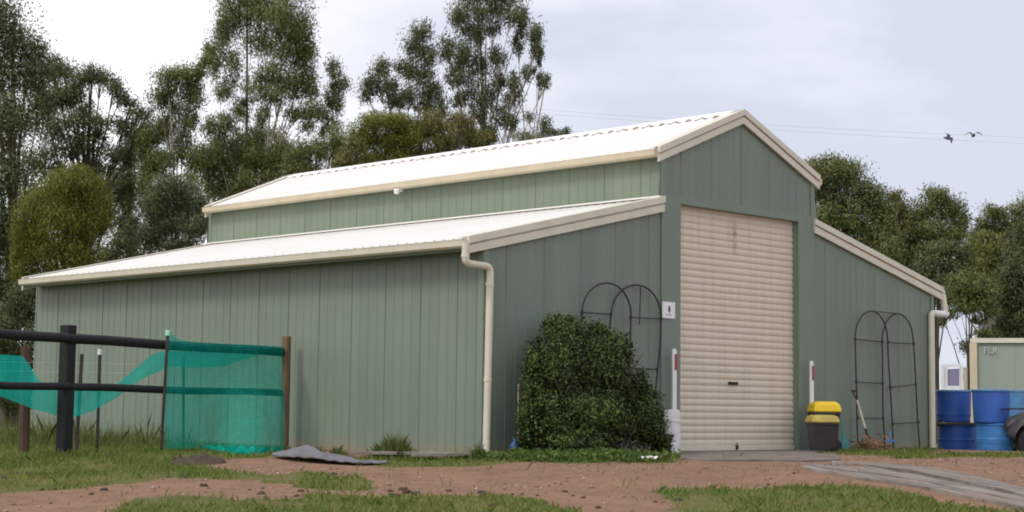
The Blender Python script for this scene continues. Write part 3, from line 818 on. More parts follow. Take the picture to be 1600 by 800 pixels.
# ------------------------------------------------------------------ shrub
def ell_leaves(c, r3, n, leaf, asp, subs=26, droop=0.0, spread=.30, shell=.55, flat=1.0):
    """leaves in sub-clumps through an ellipsoid"""
    u = unit(rng.normal(size=(subs, 3))); rad = (shell + (1 - shell) * rng.uniform(size=(subs, 1))) ** 1.0
    rad = np.where(rng.uniform(size=(subs, 1)) < .25, rad * .5, rad)
    sc = c + u * rad * r3 * .85
    k = rng.integers(0, subs, n)
    sz = rng.uniform(.6, 1.3, subs)[k][:, None]
    gz_ = rng.normal(size=(n, 3)); gz_ *= (np.minimum(1, 2.5 / np.linalg.norm(gz_, axis=1)) ** 1.0)[:, None]
    C = sc[k] + gz_ * r3 * spread * sz * [1, 1, flat]
    A = unit(rng.normal(size=(n, 3)) + [0, 0, -droop]) * leaf * rng.uniform(.55, 1.25, (n, 1))
    B = unit(np.cross(A, rng.normal(size=(n, 3)))) * leaf * asp * rng.uniform(.7, 1.2, (n, 1))
    v = np.clip(rng.uniform(0, 1, subs)[k] * .6 + rng.uniform(0, .4, n), 0, 1)
    wv = C - sc[k]; wv /= (np.linalg.norm(wv, axis=1).mean() + 1e-6)
    Nn = unit(unit((C - c) / r3) * .8 + wv * .45 + rng.normal(size=(n, 3)) * .38 + [0, 0, .15])
    return C, A, B, v, Nn
sb = onground(onY(925, 705, -.75))
e = empty('shrub', sb, 'big dense dark green shrub growing against the front wall left of the door', 'shrub')
def D_front(px, Y): return (onY(px, 600, Y) - CAM) @ fw
parts = []
spx = F / D_front(930, -.7)
for px, py, rx, ry, Y, n in ((868,575,55,70,-.6,2600),(940,580,62,62,-.75,3000),(868,655,60,60,-.75,2600),(945,660,70,60,-.95,3200),(1000,655,45,52,-.8,2200),(905,535,48,38,-.55,1700),(870,520,28,26,-.45,800),
        (960,545,38,34,-.55,1100),(1022,670,26,36,-.75,900),(835,620,24,60,-.55,1200),(985,610,32,36,-.7,1100),(925,690,95,28,-1.05,2600),(872,500,9,14,-.4,110),(1034,692,20,22,-.75,600),(822,655,20,55,-.6,1100),(838,565,26,34,-.5,800),(1012,625,24,26,-.7,700),(1000,592,14,18,-.6,260),(890,500,14,10,-.4,120),(843,532,7,10,-.4,60),(935,512,18,12,-.5,200),(925,650,80,55,-1.0,3000)):
    c = onY(px, py, Y); r = np.array([rx / spx * .92, min(.42, rx / spx * .9), ry / spx * .92])
    c[1] = min(c[1], -.12 - r[1] * .6)
    parts.append(ell_leaves(c, r, int(n * 2.4), .026, .45, 46, .15, .21, .6))
C, A, B, v, Nn = [np.concatenate(k) for k in zip(*parts)]
ok = (C[:, 1] < -.05) & (C[:, 2] > hz(C[:, 0], C[:, 1]) + .02); C, A, B, v, Nn = C[ok], A[ok], B[ok], v[ok], Nn[ok]
link('foliage', quads_mesh('foliage', C - sb, A, B, v, Nn), L_shrub, e)
mb = MB()
for k in range(26):
    t = onY(random.uniform(835, 1015), random.uniform(530, 650), random.uniform(-1.0, -.4))
    b = sb + np.array([random.gauss(0, .12), random.gauss(0, .06), -.05])
    mid = b * .5 + t * .5 + np.array([random.gauss(0, .08), random.gauss(0, .05), .1])
    mb.tube([b, mid, t], [.022, .014, .005], 6)
build('stem', mb, M_twig, e)

# weed tufts along the side wall
def tuft(px, py, w, h, n, label):
    b = G(px, py)
    n = int(n * 3.2)
    p = np.stack([rng.normal(0, w / 2, n) * rt0[0], rng.normal(0, w / 2, n) * rt0[1], np.zeros(n)], -1) + rng.normal(0, .06, (n, 3)) * [1, 1, 0]
    hh = h * rng.uniform(.15, 1.1, n) * rng.uniform(.6, 1, n) * np.exp(-(np.linalg.norm(p[:, :2], axis=1) / (w * .9)) ** 2)
    o = link('weed_tuft', blades_mesh('weed_tuft', p, hh + .02, rng.uniform(.002, .0045, n), rng.uniform(0, .9, n), .75), L_weed, None, b)
    tag(o, label, 'weed', 'weed tufts at the foot of the side wall')
tuft(614, 716, .34, .42, 420, 'largest bushy green weed tuft at the foot of the side wall')
tuft(497, 711, .10, .20, 70, 'small green weed tuft behind the grey tarp')
tuft(527, 714, .16, .20, 110, 'sparse green weed tuft between the tarp and the largest tuft')
tuft(748, 718, .12, .30, 110, 'slim green weed tuft at the foot of the front left downpipe')

# ------------------------------------------------------------------ fence, netting, pickets
FE = float((onX(452, 600, -WS - .16) - CAM) @ fw)
def fd(px):
    return 1 / np.interp(px, [-400, 440], [1 / 21.0 + 400 * ((1 / 21.0 - 1 / FE) / 440), 1 / FE])
def fp(px, py, off=0.0): return at(px, py, fd(px) + off)
fb = onground(fp(107, 697))
fence = empty('post_and_rail_fence', fb, 'black post and rail fence joining the left side wall of the shed', 'fence')
def fpost(px, ytop, w, mat=M_black, name='post', off=0, lab=None, rnd=False):
    p = fp(px, ytop, off); z0 = float(hz(p[0], p[1])) - .1
    mb = MB()
    dirf = fp(300, 600) - fp(100, 600); ang = math.atan2(dirf[1], dirf[0])
    if rnd: mb.tube([(p[0], p[1], z0), (p[0], p[1], (z0 + p[2]) / 2), (p[0], p[1], p[2])], [w * .53, w * .5, w * .48], 12)
    else: mb.box((p[0], p[1], (z0 + p[2]) / 2), (w, w, p[2] - z0), ang)
    o = build(name, mb, mat, fence, bevel=.012)
    if lab: o['label'] = lab
    return o
fpost(107, 508, .155); fpost(-190, 500, .155)
fpost(448, 525, .14, M_wood, 'end_post', .0, 'weathered brown timber end post', True)
def rail(x0, y0, x1, y1, r, off=-.14):
    pts = []
    for t in np.linspace(0, 1, 7):
        px = x0 + (x1 - x0) * t
        a = fp(x0, y0, off); b = fp(x1, y1, off)
        pts.append(a + (b - a) * t + np.array([0, 0, .008 * math.sin(t * 9 + x0)]))
    mb = MB(); mb.tube(pts, r, 14); build('rail', mb, M_black, fence, smooth=50)
rail(-190, 506, 107, 529, .064, -.12); rail(107, 529, 440, 550, .067, -.10)
rail(-190, 596, 107, 604.5, .050, -.12); rail(107, 604.5, 440, 614, .052, -.10)

# netting: one teal cloth, a panel draped over the rails and a sagging sling
nb = onground(fp(350, 700, -.3))
net = empty('shade_netting', nb, 'teal shade netting draped over the fence rails and sagging towards the left', 'netting')
def netgrid(xs, top, bot, off, nv, amp, name, mat=None, ground=False):
    P = []
    for i, px in enumerate(xs):
        a = top(px); b = bot(px); row = []
        if ground:
            gb = G(px, b)
            if (gb - CAM) @ fw > fd(px) - .32: gb = onground(fp(px, 690, -.32))
        for j in range(nv):
            v = j / (nv - 1); py = a + (b - a) * v
            o_ = off(px, v) + amp * (math.sin(px * .11 + v * 3) * .5 + math.sin(px * .043 + v * 7 + 1) * .5) * (.3 + v)
            p = fp(px + 1.6 * math.sin(v * 6 + px * .05), py, o_)
            if ground:
                p = fp(px + 1.6 * math.sin(v * 6 + px * .05), a + (680 - a) * v, o_) * 1.0
                w_ = max(0, v - .25) / .75
                p = p + (gb + np.array([0, 0, .02]) - fp(px, 680, off(px, 1.0))) * w_ ** 1.6
            g_ = float(hz(p[0], p[1])) + .01
            p[2] = max(p[2], g_)
            row.append(p)
        P.append(row)
    mb = MB(); mb.grid(P); return build(name, mb, mat or M_net, net, smooth=180)
xs = np.linspace(259, 443, 60)
netgrid(xs, lambda x: float(np.interp(x, [259, 263, 272, 285, 320, 443], [518, 514, 527, 532, 535.5, 541])), lambda x: float(np.interp(x, [259, 300, 340, 360, 400, 443], [697, 699, 706, 711, 713, 706])), lambda x, v: -.225 - .03 * v, 40, .028, 'netting_panel', None, True)
# bunched hem on the ground
hem = []
for px in np.linspace(318, 436, 40):
    row = []
    for j in range(9):
        t = j / 8 * math.pi
        b = float(np.interp(px, [318, 360, 400, 436], [703, 710, 712, 707]))
        k_ = .45 + .55 * math.sin((px - 318) / 118 * math.pi)
        p = G(px, b) + fh * (-.10 * math.cos(t) + .04 * math.sin(px * .25)) + np.array([0, 0, .02 + (.085 + .025 * math.sin(px * .37)) * math.sin(t) * k_])
        p[2] = max(p[2], float(hz(p[0], p[1])) + .012)
        row.append(p)
    hem.append(row)
mb = MB(); mb.grid(hem); build('bunched_hem', mb, M_net2, net, smooth=180)
# the loose fold behind the upper rail
netgrid(np.linspace(262, 410, 40), lambda x: 549., lambda x: float(np.interp(x, [262, 300, 350, 410], [572, 575, 573, 552])), lambda x, v: .05 + .03 * v, 8, .01, 'netting_fold', M_net2)
netgrid(np.linspace(-60, 262, 90), lambda x: float(np.interp(x, [-60, 0, 34, 48, 62, 80, 150, 180, 205, 240, 262], [550, 554, 556, 575, 596, 603, 606, 602, 582, 553, 546])),
        lambda x: float(np.interp(x, [-60, 0, 50, 90, 116, 140, 180, 220, 262], [598, 619, 639, 649, 652, 644, 622, 594, 574])), lambda x, v: .18 + .05 * v, 16, .015, 'netting_sling', M_net2)

def picket(px0, y0, px1, y1, off, w, mat, label, cap=None, name='fence_picket', rnd=False):
    t = fp(px0, y0, off); b = fp(px1, y1, off); b = onground(b, -.03)
    e = empty(name, b, label, 'fence stake', 'stakes standing along the fence')
    mb = MB(); mb.tube([b, (b + t) / 2, t], w / 2, 8 if rnd else 4); build('stake', mb, mat, e)
    if cap:
        mb = MB(); d = unit(t - b); mb.tube([t - d * .02, t + d * .055], w * .62, 8); build('cap', mb, cap, e)
M_pick = plain('dark_rusty_picket', (.055, .042, .04), .85, var=.4)
M_cap = plain('pale_green_cap', (.45, .75, .60), .5)
picket(128, 553, 121, 662, .35, .055, M_pick, 'leaning dark steel picket just right of the black fence post')
picket(156, 552, 153, 668, .45, .050, M_pick, 'upright dark steel picket with a white cap', M_white)
picket(262, 522, 252, 696, -.32, .050, M_pick, 'leaning dark picket with a pale green cap at the netting edge', M_cap)
picket(287, 556, 287, 680, .40, .045, M_pick, 'dark picket seen through the teal netting panel')
picket(41, 541, 39, 668, .9, .14, plain('dark_old_timber', (.10, .058, .038), .9, var=.4), 'short brown timber stake at the left corner of the shed', None, 'timber_stake', True)
# fence wires behind the rails
for y in (568, 582):
    mb = MB(); mb.tube([fp(-60, y - 3, .40), fp(156, y, .45), fp(287, y + 3, .40)], .0025, 5)
    o = build('fence_wire', mb, M_pipe, None, fp(156, y, .45)); tag(o, 'upper thin wire strung between the pickets behind the fence' if y == 568 else 'lower thin wire strung between the pickets behind the fence', 'wire', 'wires between the pickets')

# ------------------------------------------------------------------ tarp, planks, ground strips, clods
def gline(pts, n):
    xs = np.array([p[0] for p in pts], float); ys = np.array([p[1] for p in pts], float)
    return [G(x, np.interp(x, xs, ys)) for x in np.linspace(xs[0], xs[-1], n)]
fr = gline([(425, 716), (460, 722), (500, 725), (560, 728), (604, 727)], 40)
P = []
for i, p in enumerate(fr):
    u = i / 39; row = []
    Hh = .115 * math.exp(-((u - .26) / .20) ** 2) + .05 * math.exp(-((u - .55) / .25) ** 2) + .025
    W = .95 * (1 - .75 * u ** 1.5) * min(1, .35 + u * 5)
    for j in range(16):
        v = j / 15
        q_ = p + fh * v * W
        z = float(hz(q_[0], q_[1])) + .015 + Hh * math.sin(min(1, v * 1.15 + .12) * math.pi * .95) * (1 + .09 * math.sin(u * 19 + v * 7) + .06 * math.sin(u * 37 - v * 9)) + .006 * math.sin(u * 60 + v * 13)
        row.append((q_[0], q_[1], z))
    P.append(row)
mb = MB(); mb.grid(P); o = build('tarpaulin', mb, M_grey, None, fr[12], smooth=180, solid=.012); tag(o, 'crumpled grey tarpaulin lying on the dirt beside the netting', 'tarpaulin')

def plank(a, b, w, th, label, mat=M_board):
    a = onground(G(*a), .07); b = onground(G(*b), .07)
    mb = MB(); mb.bar(a, b, w, th); o = build('plank', mb, mat, None, (a + b) / 2, bevel=.004); tag(o, label, 'plank', 'planks lying along the side wall')
plank((545, 716), (682, 717), .16, .04, 'weathered plank on the ground behind the right end of the tarpaulin')
plank((645, 720), (750, 717), .14, .04, 'weathered plank on the ground between the weed tuft and the downpipe')

def strip(upper, lower, label, th=.035, n=60):
    U = gline(upper, n); Lw = gline(lower, n); P = []
    for i in range(n):
        a, b = U[i], Lw[i]; row = []
        w = .010 * math.sin(i * .23) + .004 * math.sin(i * 1.9 + 1)
        for v, dz in ((0, -.03), (0.0, th), (.3, th + .006), (.5, th + .01), (.8, th + .004), (1, th), (1, -.03)):
            q_ = a + (b - a) * v + fh * w
            z = float(hz(q_[0], q_[1])) + dz + (.004 * math.sin(i * .5 + v * 4) if dz > 0 else 0)
            row.append((q_[0], q_[1], z))
        P.append(row)
    mb = MB(); mb.grid(P); mb.add(P[0], [tuple(range(7))]); mb.add(P[-1], [tuple(range(6, -1, -1))])
    o = build('ground_strip', mb, M_strip, None, U[n // 2], smooth=40); tag(o, label, 'ground strip', 'grey strips laid on the dirt')
def strip_mat():
    m, nt, b = new_mat('weathered_grey_strip')
    d_ = G(1600, 785) - G(1320, 735); ang_ = math.atan2(d_[1], d_[0])
    t = nd(nt, 'ShaderNodeNewGeometry'); mp_ = nd(nt, 'ShaderNodeMapping'); mp_.vector_type = 'TEXTURE'
    mp_.inputs['Rotation'].default_value = (0, 0, ang_); mp_.inputs['Scale'].default_value = (2.2, .12, 1)
    nt.links.new(t.outputs['Position'], mp_.inputs[0])
    g1 = noise_(nt, 1.0, mp_.outputs[0], 6, .7); g2 = noise_(nt, 2.0, t.outputs['Position'], 6, .65)
    c_ = mixc(nt, ramp(nt, g1, .38, .62), (.27, .235, .21), (.115, .095, .085))
    c_ = mixc(nt, ramp(nt, g2, .52, .70), c_, (.24, .16, .125))
    nt.links.new(c_, b.inputs['Base Color']); b.inputs['Roughness'].default_value = .95
    ad_ = nd(nt, 'ShaderNodeMath', operation='ADD'); nt.links.new(g1, ad_.inputs[0]); nt.links.new(g2, ad_.inputs[1])
    bump(nt, ad_.outputs[0], 1.0, .05, b); return m
M_strip = strip_mat()
strip([(1300, 724), (1360, 726), (1420, 730), (1480, 738), (1540, 751), (1640, 777)], [(1300, 727), (1360, 731), (1420, 739), (1480, 751), (1540, 764), (1640, 786)], 'narrow weathered grey strip on the dirt, farthest of the three')
strip([(1258, 727), (1300, 731), (1360, 734), (1420, 743), (1480, 755), (1540, 768), (1640, 790)], [(1258, 730), (1300, 737), (1360, 743), (1420, 752), (1480, 764), (1540, 776), (1640, 797)], 'middle weathered grey strip of the three on the dirt')
strip([(1256, 732), (1300, 738.5), (1360, 745), (1420, 753.5), (1480, 765.5), (1540, 777.5), (1640, 799)], [(1256, 734), (1300, 742), (1340, 750), (1420, 760), (1480, 773), (1540, 785), (1640, 806)], 'weathered grey strip on the dirt nearest the right hand grass')

cl = [(610,768,1),(617,776,1.1),(630,766,1.2),(636,771,1.3),(650,773,1.2),(701,768,.9),(752,771,1.3),(757,775,1.0),(768,791,.9),(408,772,1),(390,766,.7),(470,768,1),(463,776,.9),(570,752,.9),(521,742,1),(66,766,.9),(83,765,.9),(162,766,1),(143,773,.7),(318,760,1.3),(288,746,1.1),(262,746,.7),(25,741,1.3),(48,741,1.3),(4,748,1.2),(1060,782,1.3),(1200,757,.6),(1024,785,.8),(882,769,.8),(895,775,.7),(912,778,.7),(935,794,.8),(800,773,.7),(815,774,.7),(840,775,.6),(1432,752,1.1),(875,757,.6),(1240,740,.8)]
for k, (px, py, sc_) in enumerate(cl):
    b = G(px, py); mb = MB(); r = .030 * sc_ * random.uniform(.7, 1.25)
    vs = []; n1, n2 = 8, 6
    off = random.uniform(0, 50)
    prof = []
    for i in range(n2):
        t = math.pi * i / (n2 - 1)
        for j in range(n1):
            a = 2 * math.pi * j / n1
            q_ = Vector((math.sin(t) * math.cos(a), math.sin(t) * math.sin(a), math.cos(t)))
            rr = r * (1 + .5 * mnoise.noise(q_ * 1.7 + Vector((off, 0, 0))))
            vs.append((q_.x * rr * 1.4 + b[0], q_.y * rr * 1.2 + b[1], q_.z * rr * .75 + b[2] + r * .12))
    mb.add(vs, [(i * n1 + j, (i + 1) * n1 + j, (i + 1) * n1 + (j + 1) % n1, i * n1 + (j + 1) % n1) for i in range(n2 - 1) for j in range(n1)])
    o = build('dirt_clod', mb, M_clod, None, b, smooth=50); tag(o, 'small dark clod lying loose on the bare dirt and grass edge', 'clod', 'dark clods scattered on the dirt')
# the dark heap in front of the netting
b = G(308, 724); P = []
for i in range(22):
    u = i / 21 * 2 - 1; row = []
    for j in range(10):
        v = j / 9 * 2 - 1
        q_ = b + rt0 * u * .36 + fh * v * .28
        f_ = max(0, 1 - u * u - v * v * .9)
        row.append((q_[0], q_[1], float(hz(q_[0], q_[1])) - .01 + .09 * f_ ** .6 * (1 + 1.3 * mnoise.noise(Vector((u * 7, v * 6, 2))))))
    P.append(row)
mb = MB(); mb.grid(P); o = build('dark_heap', mb, M_clod, None, b, smooth=50); tag(o, 'low dark lumpy heap on the grass in front of the teal netting', 'heap')

# ------------------------------------------------------------------ drums at the right corner
def drum(px, pyb, pyt, d, wpx, mat, label, taper=0.0, ribs_=(.5,), lid=None, z0=None, closed=True):
    b = at(px, pyb, d); r = wpx / 2 * d / F; h = (pyb - pyt) * d / F
    zb = float(b[2])
    e = empty('drum', (b[0], b[1], zb), label, 'drum', 'blue drums stacked at the shed corner')
    r0, r1 = r * (1 - taper), r
    prof = [(0, .01), (r0 * .93, 0), (r0 * .985, .012)]
    zs = np.linspace(.02, h - .03, 24)
    for z in zs:
        t = z / h; rr = r0 + (r1 - r0) * t
        for k in ribs_: rr += .012 * math.exp(-((t - k) / .025) ** 2)
        prof.append((rr * (1 + .01 * math.sin(t * math.pi)), z))
    prof += [(r1 * 1.03, h - .025), (r1 * 1.035, h - .005), (r1 * 1.0, h), (r1 * .95, h - .004), (r1 * .93, h - .03), (0, h - .035)]
    mb = MB(); mb.lathe(prof, (b[0], b[1], zb), 36); build('drum_body', mb, mat, e, smooth=35)
    mb = MB(); mb.lathe([(r1 * 1.036, h - .035), (r1 * 1.055, h - .03), (r1 * 1.055, h - .004), (r1 * 1.0, h + .006), (r1 * .96, h + .002)], (b[0], b[1], zb), 36); build('rim', mb, lid or mat, e, smooth=35)
    return e, b, r, h
DD = 31.4
drum(1495, 711, 664, DD + .9, 58, M_blue, 'royal blue drum under the board, lower left of the stack')
drum(1555.5, 712, 662, DD, 60, M_sky, 'lighter blue ribbed drum, lower right of the stack', 0, (.42, .5))
drum(1490, 660, 610, DD + .9, 54, M_blue, 'royal blue drum on the board beside the downpipe, upper left of the stack', .06, (.25,), M_paleb)
drum(1549, 661.5, 609, DD, 58, M_blue, 'royal blue drum standing on the lighter blue one, upper right of the stack', .08, (), M_paleb)
drum(1588, 655, 610, DD + 2.2, 34, M_paleb, 'pale blue drum behind the upper right drum, half hidden by the quad bike', .05, ())
a = at(1452, 661.5, DD + .9); b = at(1523, 662, DD + .9)
mb = MB(); mb.bar(a, b, .72, .035); o = build('plank', mb, M_bark2, None, (a + b) / 2, bevel=.004); tag(o, 'dark board between the upper left and lower left blue drums', 'plank')
# pale blue drum sits on a crate we cannot see: give it the stand it needs
b = at(1588, 655, DD + 2.2); zg_ = float(hz(b[0], b[1]))
mb = MB()
for i in range(5):
    z = zg_ + .04 + i * (b[2] - zg_ - .05) / 4
    for s_ in (-.24, .24): mb.box((b[0] + s_, b[1], z), (.09, .6, .06)) if i % 2 == 0 else mb.box((b[0], b[1] + s_, z), (.6, .09, .11))
o = build('pallet_stack', mb, M_wood, None, (b[0], b[1], zg_)); tag(o, 'timber pallet stack under the pale blue drum behind the others', 'pallets')

# quad bike at the right edge
qd = 31.0
qb = onground(at(1640, 713, qd)); qb[2] = float(hz(qb[0], qb[1]))
e = empty('quad_bike', qb, 'dark muddy quad bike parked right of the blue drums', 'quad bike')
fx = np.array([-.80, .60, 0]); fx /= np.linalg.norm(fx)         # forward axis of the bike
sx_ = np.array([fx[1], -fx[0], 0.0])
zax = np.array([0, 0, 1.0])
def Q(a, b, c): return qb + fx * a + sx_ * b + zax * c
ang = math.atan2(sx_[1], sx_[0])
def wheel(a, b_):
    c = Q(a, b_, .29); ax = Matrix.Rotation(ang, 3, 'Z') @ Matrix.Rotation(R(90), 3, 'Y')
    mb = MB(); prof = [(.14, -.10), (.22, -.12), (.275, -.11), (.29, -.06), (.292, 0), (.29, .06), (.275, .11), (.22, .12), (.14, .10)]
    mb.lathe(prof, c, 28, ax)
    for k in range(14):
        t = 2 * math.pi * k / 14
        v = ax @ Vector((.29 * math.cos(t), .29 * math.sin(t), 0)); mb.box(c + np.array(v), (.05, .05, .05), t)
    w = build('wheel', mb, M_rub, e, smooth=40)
    mb = MB(); mb.lathe([(0, -.03), (.05, -.05), (.12, -.05), (.145, -.09), (.145, .09), (.12, .05), (.05, .05), (0, .03)], c, 20, ax); build('rim', mb, M_rub, w, smooth=40)
for a in (.55, -.55):
    for b_ in (.38, -.38): wheel(a, b_)
def blob(name, mat, secs, bev=.03):
    """closed loft along the bike: (a, half width, z0, z1)"""
    mb = MB(); P = []
    for a, hw_, z0, z1 in secs:
        P.append([Q(a, hw_ * math.cos(t), (z0 + z1) / 2 + (z1 - z0) / 2 * math.sin(t)) for t in np.linspace(0, 2 * math.pi, 13)])
    mb.grid(P); mb.add(P[0][:-1], [tuple(range(12))]); mb.add(P[-1][:-1], [tuple(range(11, -1, -1))])
    return build(name, mb, mat, e, smooth=60)
blob('bike_body', M_plas, [(-.75, .10, .45, .60), (-.6, .22, .35, .72), (-.2, .20, .25, .72), (.1, .2, .25, .80), (.45, .26, .35, .86), (.75, .2, .42, .74), (.85, .1, .5, .62)])
blob('seat', M_rub, [(-.62, .08, .74, .80), (-.5, .17, .70, .84), (-.15, .15, .70, .82), (.08, .09, .74, .84)])
for a in (.55, -.55):
    for s_ in (-1, 1):
        P = [[Q(a + .37 * math.cos(t), s_ * (.20 + .34 * v), .30 + .36 * math.sin(t) + .05 * (1 - v)) for v in np.linspace(0, 1, 5)] for t in np.linspace(.1, math.pi - .1, 12)]
        mb = MB(); mb.grid(P); build('mudguard', mb, M_plas, e, smooth=60, solid=.014)
mb = MB(); mb.tube([Q(.22, 0, .78), Q(.16, 0, 1.0)], .025, 8); mb.tube([Q(.04, -.40, 1.03), Q(.14, -.25, 1.02), Q(.17, 0, 1.0), Q(.14, .25, 1.02), Q(.04, .40, 1.03)], .016, 8)
build('handlebar', mb, M_iron, e, smooth=40)
for s_ in (-1, 1):
    mb = MB(); mb.tube([Q(.12, s_ * .28, 1.022), Q(.03, s_ * .42, 1.032)], .024, 8); build('grip', mb, M_rub, e, smooth=40)
mb = MB()
for b_ in (-.25, -.08, .08, .25): mb.tube([Q(.42, b_, .90), Q(.85, b_, .88)], .012, 6)
for a in (.42, .63, .85): mb.tube([Q(a, -.3, .885), Q(a, .3, .885)], .012, 6)
build('front_rack', mb, M_iron, e)

# ------------------------------------------------------------------ green container shed with cream trim, right background
CD = 40.0
ca = at(1516, 530, CD); cz0 = float(hz(ca[0], ca[1]))
uy = ray(1520, 600); uy[2] = 0; uy = unit(uy); uy = unit(uy + rt0 * .06); ux = np.array([uy[1], -uy[0], 0.0])
Hc = ca[2] - cz0; Wc_ = 6.0; Dc = 2.4
e = empty('storage_shed', (ca[0], ca[1], cz0), 'pale green storage shed with cream trim behind the blue drums', 'shed')
base = np.array([ca[0], ca[1], cz0])
mb = MB(); pr = ribs(0, Wc_, .25)
vs = []
for t, o_ in pr:
    p = base + ux * t - uy * o_ * .5; vs += [p, p + zax * Hc]
mb.add(vs, [(2 * i, 2 * i + 2, 2 * i + 3, 2 * i + 1) for i in range(len(pr) - 1)])
for (p, q_) in ((base, base + uy * Dc), (base + ux * Wc_, base + ux * Wc_ + uy * Dc), (base + uy * Dc, base + uy * Dc + ux * Wc_)):
    mb.add([p, q_, q_ + zax * Hc, p + zax * Hc], [(0, 1, 2, 3)])
M_pale = wall_mat('pale_green_panel', (.30, .355, .30)); build('wall', mb, M_pale, e)
mb = MB(); mb.prism([base + zax * (Hc - .02) - uy * .02, base + ux * Wc_ + zax * (Hc - .02) - uy * .02, base + ux * Wc_ + uy * Dc + zax * (Hc - .1), base + uy * Dc + zax * (Hc - .1)], (0, 0, .03)); build('roof', mb, M_roof, e)
mb = MB(); mb.bar(base + zax * (Hc - .035) - uy * .045, base + ux * Wc_ + zax * (Hc - .035) - uy * .045, .05, .11); build('roof_trim', mb, M_trim, e, bevel=.004)
for t in (.07, Wc_ - .07):
    mb = MB(); mb.bar(base + ux * t - uy * .045, base + ux * t - uy * .045 + zax * (Hc - .095), .17, .05, upv=tuple(uy)); build('corner_post', mb, M_gut, e, bevel=.004)
cu = bpy.data.curves.new('letters', 'FONT'); cu.body = 'FLR'; cu.size = .21; cu.extrude = .004
tmp = bpy.data.objects.new('letters_tmp', cu); col.objects.link(tmp)
dg = bpy.context.evaluated_depsgraph_get(); lm = bpy.data.meshes.new_from_object(tmp.evaluated_get(dg)); bpy.data.objects.remove(tmp)
lo_ = bpy.data.objects.new('lettering', lm); col.objects.link(lo_); lm.materials.clear(); lm.materials.append(plain('faded_white_paint', (.55, .57, .56), .7, c2=(.33, .38, .34), scale=9))
p = at(1538, 553, CD + .2) ; p = base + ux * ((p - base) @ ux) - uy * .035 + zax * (p[2] - cz0)
lo_.parent = e; lo_.location = Vector(p - base); lo_.rotation_euler = (R(90), 0, math.atan2(ux[1], ux[0]))

# pale framed panel and thin cream post left of it
pd = 38.0
pb = at(1489, 603, pd); g0 = onground(pb)
e = empty('framed_panel', g0, 'white framed mauve panel standing between the downpipe and the storage shed', 'framed panel')
def pq(px, py): return at(px, py, pd)
mb = MB(); mb.prism([pq(1480, 577), pq(1499, 576), pq(1499, 603), pq(1480, 603)], fh * .03); build('panel', mb, M_purple, e)
mb = MB()
for a, b in (((1473, 571), (1473, 640)), ((1502, 570), (1502, 640)), ((1478, 574), (1478, 606))): 
    A_ = pq(*a); B_ = pq(*b); B_[2] = max(B_[2], g0[2]) if b[1] < 630 else g0[2]; mb.bar(A_, B_, .06, .06, upv=tuple(fh))
mb.bar(pq(1472, 571.5), pq(1503, 570.5), .06, .06); mb.bar(pq(1472, 606), pq(1503, 606), .06, .06)
build('frame', mb, M_white, e)
pt = at(1508.5, 574, pd); mb = MB(); mb.box((pt[0], pt[1], (pt[2] + float(hz(pt[0], pt[1]))) / 2), (.07, .07, pt[2] - float(hz(pt[0], pt[1])))); o = build('timber_post', mb, M_handle, None, onground(pt), bevel=.005); tag(o, 'thin pale post beside the corner of the storage shed', 'post')

# ------------------------------------------------------------------ power lines and birds
def wire(pts, label):
    P = [at(px, py, d) for px, py, d in pts]
    a, b, c = P; out = []
    for t in np.linspace(0, 1, 24): out.append((1 - t) * (1 - 2 * t) * a + 4 * t * (1 - t) * b + t * (2 * t - 1) * c)
    mb = MB(); mb.tube(out, .005, 5); o = build('power_line', mb, plain('grey_cable', (.42, .43, .47), .6), None, P[1]); tag(o, label, 'power line', 'power lines above the shed')
wire([(300, 118, 95), (1160, 193, 80), (2300, 231, 70)], 'upper thin power line crossing the sky above the shed')
wire([(300, 124, 95), (1160, 200, 80), (2300, 246, 70)], 'lower thin power line crossing the sky above the shed')
M_bird = plain('dark_bird', (.10, .11, .15), .8)
def bird(px, py, d, span, roll, head, label):
    c = at(px, py, d); e = empty('bird', c, label, 'bird', 'birds flying above the trees')
    fx_ = unit(rt0 * math.cos(head) + fh * math.sin(head)); sd = unit(np.cross(zax, fx_)); 
    sd = sd * math.cos(roll) + zax * math.sin(roll); upb = np.cross(fx_, sd)
    mb = MB(); mb.tube([c - fx_ * .30, c - fx_ * .18, c, c + fx_ * .14, c + fx_ * .22, c + fx_ * .27], [.012, .045, .07, .055, .045, .008], 8); build('body', mb, M_bird, e, smooth=60)
    for s_ in (-1, 1):
        P = []
        for k, (o_, ch, dz) in enumerate(((.04, .20, 0), (.35, .19, .20), (.62, .14, .16), (1, .03, .02))):
            q_ = c + sd * s_ * o_ * span / 2 + upb * dz * span * .8
            P.append([q_ + fx_ * ch * .5, q_ - fx_ * ch * .5])
        mb = MB(); mb.grid(P); build('wing', mb, M_bird, e, solid=.012)
bird(1482, 216, 66, .50, 1.0, .6, 'dark bird flying on its own above the trees, left of the other')
bird(1521, 211.5, 66, .70, .0, 1.45, 'dark bird gliding with spread wings, right of the other')

